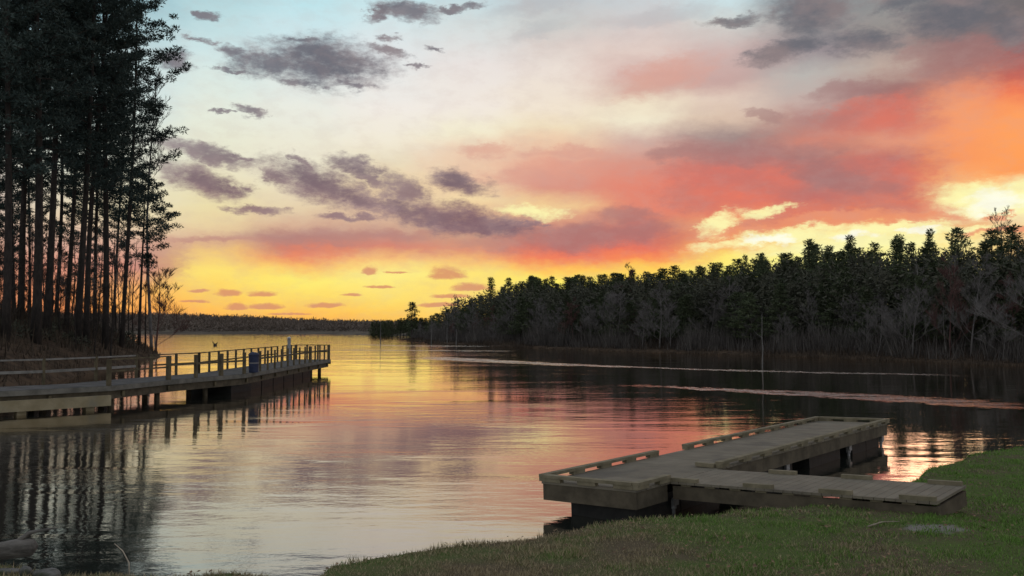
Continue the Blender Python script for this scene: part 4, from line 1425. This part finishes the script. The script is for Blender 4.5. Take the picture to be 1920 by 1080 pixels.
# low trees of the point
rnd = random.Random(31)
for i in range(26):
    px = 700 + i * 6.2 + rnd.uniform(-2, 2); d = rnd.uniform(212, 262) if px < 800 else rnd.uniform(192, 225)
    x = at_px(px, d)
    if gz(x, d) < .1:
        d = 275 if px < 770 else 235; x = at_px(px, d)
    ytop = np.interp(px, [690, 720, 755, 765, 785, 815, 850], [603, 600, 597, 593, 595, 588, 575]) + rnd.uniform(-2, 4)
    h = max(2.0, (612 - ytop) / F_PX * d + 3.05 - gz(x, d))
    root = thing('pine_tree', 'low dark tree on the flat point left of the tall wood', 'pine tree', (x, d, gz(x, d) - .2), rnd.uniform(0, 6), 'low trees of the point')
    root.scale = (h / 10 * 1.7, h / 10 * 1.7, h / 10)
    for nm, me in FPINE[i % 4]:
        link(nm, me, root)

# thick growth inside and at the foot of the wood
rng = np.random.default_rng(15)
cen, rad = [], []
while len(cen) < 3700:
    s = rng.uniform(0, sl) if len(cen) < 2300 else rng.uniform(sl * .48, sl)
    p, d = along(shore, s); o = Vector((abs(d.y), abs(d.x))); off = rng.uniform(7, 46) if len(cen) < 2300 else rng.uniform(7, 80)
    x, y = p.x + o.x * off, p.y + o.y * off
    h = canopy_h(x, y)
    if h < 2: continue
    if len(cen) >= 2300: h = min(h, 11)
    z = gz(x, y) + rng.uniform(.05, .78) * h
    cen.append((x, y, z)); rad.append(rng.uniform(.9, 1.9) * min(1.6, .7 + y / 200))
V = needle_clumps(rng, cen, rad, 70, .55, .8)
tag(link('wood_understorey', tri_mesh('wood_understorey', V, M_SHRUB)), 'dark evergreen understorey filling the wood behind the front trees', 'understorey', kind='stuff')
n = 60000
sv_ = rng.uniform(0, sl, n)
cum = [0]
for a, b in zip(shore, shore[1:]):
    cum.append(cum[-1] + math.dist(a, b))
cum = np.array(cum); A = np.array(shore, float)
bx = np.interp(sv_, cum, A[:, 0]); by = np.interp(sv_, cum, A[:, 1])
dd = np.diff(A, axis=0); dd /= np.linalg.norm(dd, axis=1)[:, None]
idx = np.clip(np.searchsorted(cum, sv_) - 1, 0, len(dd) - 1)
off = rng.random(n) ** 1.6 * 14 - .8
xs = bx + np.abs(dd[idx, 1]) * off; ys = by + np.abs(dd[idx, 0]) * off
zz = np.maximum(ground_z(xs, ys), 0)
dens = vnoise(xs, ys, 5, 21, 3)
k = rng.random(n) < np.clip((dens - .25) * 2.4, .08, 1)
xs, ys, zz, off, dens = xs[k], ys[k], zz[k], off[k], dens[k]
hh = np.clip(.35 + off * .16, .3, 1.9) * (.4 + dens) * rng.uniform(.5, 1.3, len(xs))
V = shoot_field(rng, xs, ys, zz, hh, .06 + .03 * hh, .5)
tag(link('shore_brush', tri_mesh('shore_brush', V, M_REED)), 'tan brush and dead grass along the foot of the wood', 'brush', kind='stuff')

# twiggy thicket between the leafless trees
n = 52000
sv_ = rng.uniform(0, sl, n)
bx = np.interp(sv_, cum, A[:, 0]); by = np.interp(sv_, cum, A[:, 1])
idx = np.clip(np.searchsorted(cum, sv_) - 1, 0, len(dd) - 1)
off = rng.uniform(1.0, 11.0, n)
xs = bx + np.abs(dd[idx, 1]) * off; ys = by + np.abs(dd[idx, 0]) * off
zz = ground_z(xs, ys)
dens = vnoise(xs, ys, 3.5, 31, 3)
k = (zz > .05) & (rng.random(n) < np.clip((dens - .3) * 2.6, .03, 1))
xs, ys, zz, dens = xs[k], ys[k], zz[k], dens[k]
hh = (1.0 + 4.6 * np.clip(dens - .25, 0, 1)) * rng.uniform(.45, 1.25, len(xs))
V = shoot_field(rng, xs, ys, zz, hh, .035 + .012 * hh, .55)
tag(link('thicket', tri_mesh('thicket', V, M_THICKET)), 'grey twiggy thicket between the leafless trees along the foot of the wood', 'thicket', kind='stuff')

# ---- woods on the far hills: one mass of small crowns
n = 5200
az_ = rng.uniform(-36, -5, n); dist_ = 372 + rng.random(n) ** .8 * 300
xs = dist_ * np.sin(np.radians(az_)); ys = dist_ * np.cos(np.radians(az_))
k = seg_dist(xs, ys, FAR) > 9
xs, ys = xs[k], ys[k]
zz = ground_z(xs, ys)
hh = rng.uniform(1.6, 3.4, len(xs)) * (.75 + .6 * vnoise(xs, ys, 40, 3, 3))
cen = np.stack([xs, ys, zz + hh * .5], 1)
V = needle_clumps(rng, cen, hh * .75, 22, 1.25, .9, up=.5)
tag(link('far_woods', tri_mesh('far_woods', V, M_FARWOOD)), 'brown woods with haze put into their colour, covering the low hills across the lake', 'woods', kind='stuff')

# ------------------------------------------------------------------ grass on the near bank
rng = np.random.default_rng(3)
n = 520000
u = rng.random(n); dd_ = 5.6 + (27 - 5.6) * u ** 1.7
aa = np.radians(rng.uniform(-33, 33.5, n))
xs = dd_ * np.sin(aa); ys = dd_ * np.cos(aa)
sd_ = seg_dist(xs, ys, NEAR)
k = sd_ > -.02
xs, ys, sd_ = xs[k], ys[k], sd_[k]
patch_ = np.hypot((xs - 5.12) * 1.5, (ys - 10.95) * 2.2) + (vnoise(xs, ys, .3, 41, 3) - .5) * 1.1
k = (patch_ > .12 + .6 * rng.random(len(xs))) & (rng.random(len(xs)) < np.clip(.35 + vnoise(xs, ys, .9, 14, 3) * 1.2, 0, 1))
xs, ys, sd_ = xs[k], ys[k], sd_[k]
zz = ground_z(xs, ys)
k = zz > .04
xs, ys, zz, sd_ = xs[k], ys[k], zz[k], sd_[k]
ds = np.hypot(xs, ys)
tuft = vnoise(xs, ys, .35, 23, 3)
hh = (.016 + .085 * tuft ** 2.2 + .035 * np.exp(-np.maximum(sd_, 0) / .18)) * rng.uniform(.6, 1.4, len(xs))
V = shoot_field(rng, xs, ys, zz + .04, hh, .0045 + .0007 * ds, 1.1)
print('blades', len(xs))
tag(link('grass', tri_mesh('grass', V, M_GRASS)), 'short green and straw-coloured grass on the near bank', 'grass', kind='stuff')

# fallen leaves and bits of litter on the lawn
n = 5200
u = rng.random(n); dd_ = 5.8 + 13 * u ** 1.4
aa = np.radians(rng.uniform(-20, 33, n))
xs = dd_ * np.sin(aa); ys = dd_ * np.cos(aa)
k = (seg_dist(xs, ys, NEAR) > .15) & (rng.random(n) < np.clip((vnoise(xs, ys, 1.1, 51, 3) - .38) * 5, .04, 1))
xs, ys = xs[k], ys[k]; zz = ground_z(xs, ys) + .04 + rng.uniform(0, .02, len(xs))
a = rng.uniform(0, 6.28, len(xs)); L = rng.uniform(.012, .034, len(xs))
c = np.stack([xs, ys, zz], 1)
e1 = np.stack([np.cos(a), np.sin(a), rng.uniform(-.3, .3, len(xs))], 1) * L[:, None]
e2 = np.stack([-np.sin(a), np.cos(a), rng.uniform(-.3, .5, len(xs))], 1) * (L * .6)[:, None]
V = np.stack([c - e1, c - e2, c + e1, c + e2], 1)
tag(link('leaf_litter', tri_mesh('leaf_litter', V, M_LEAF)), 'brown fallen leaves scattered over the near lawn', 'leaves', kind='stuff')
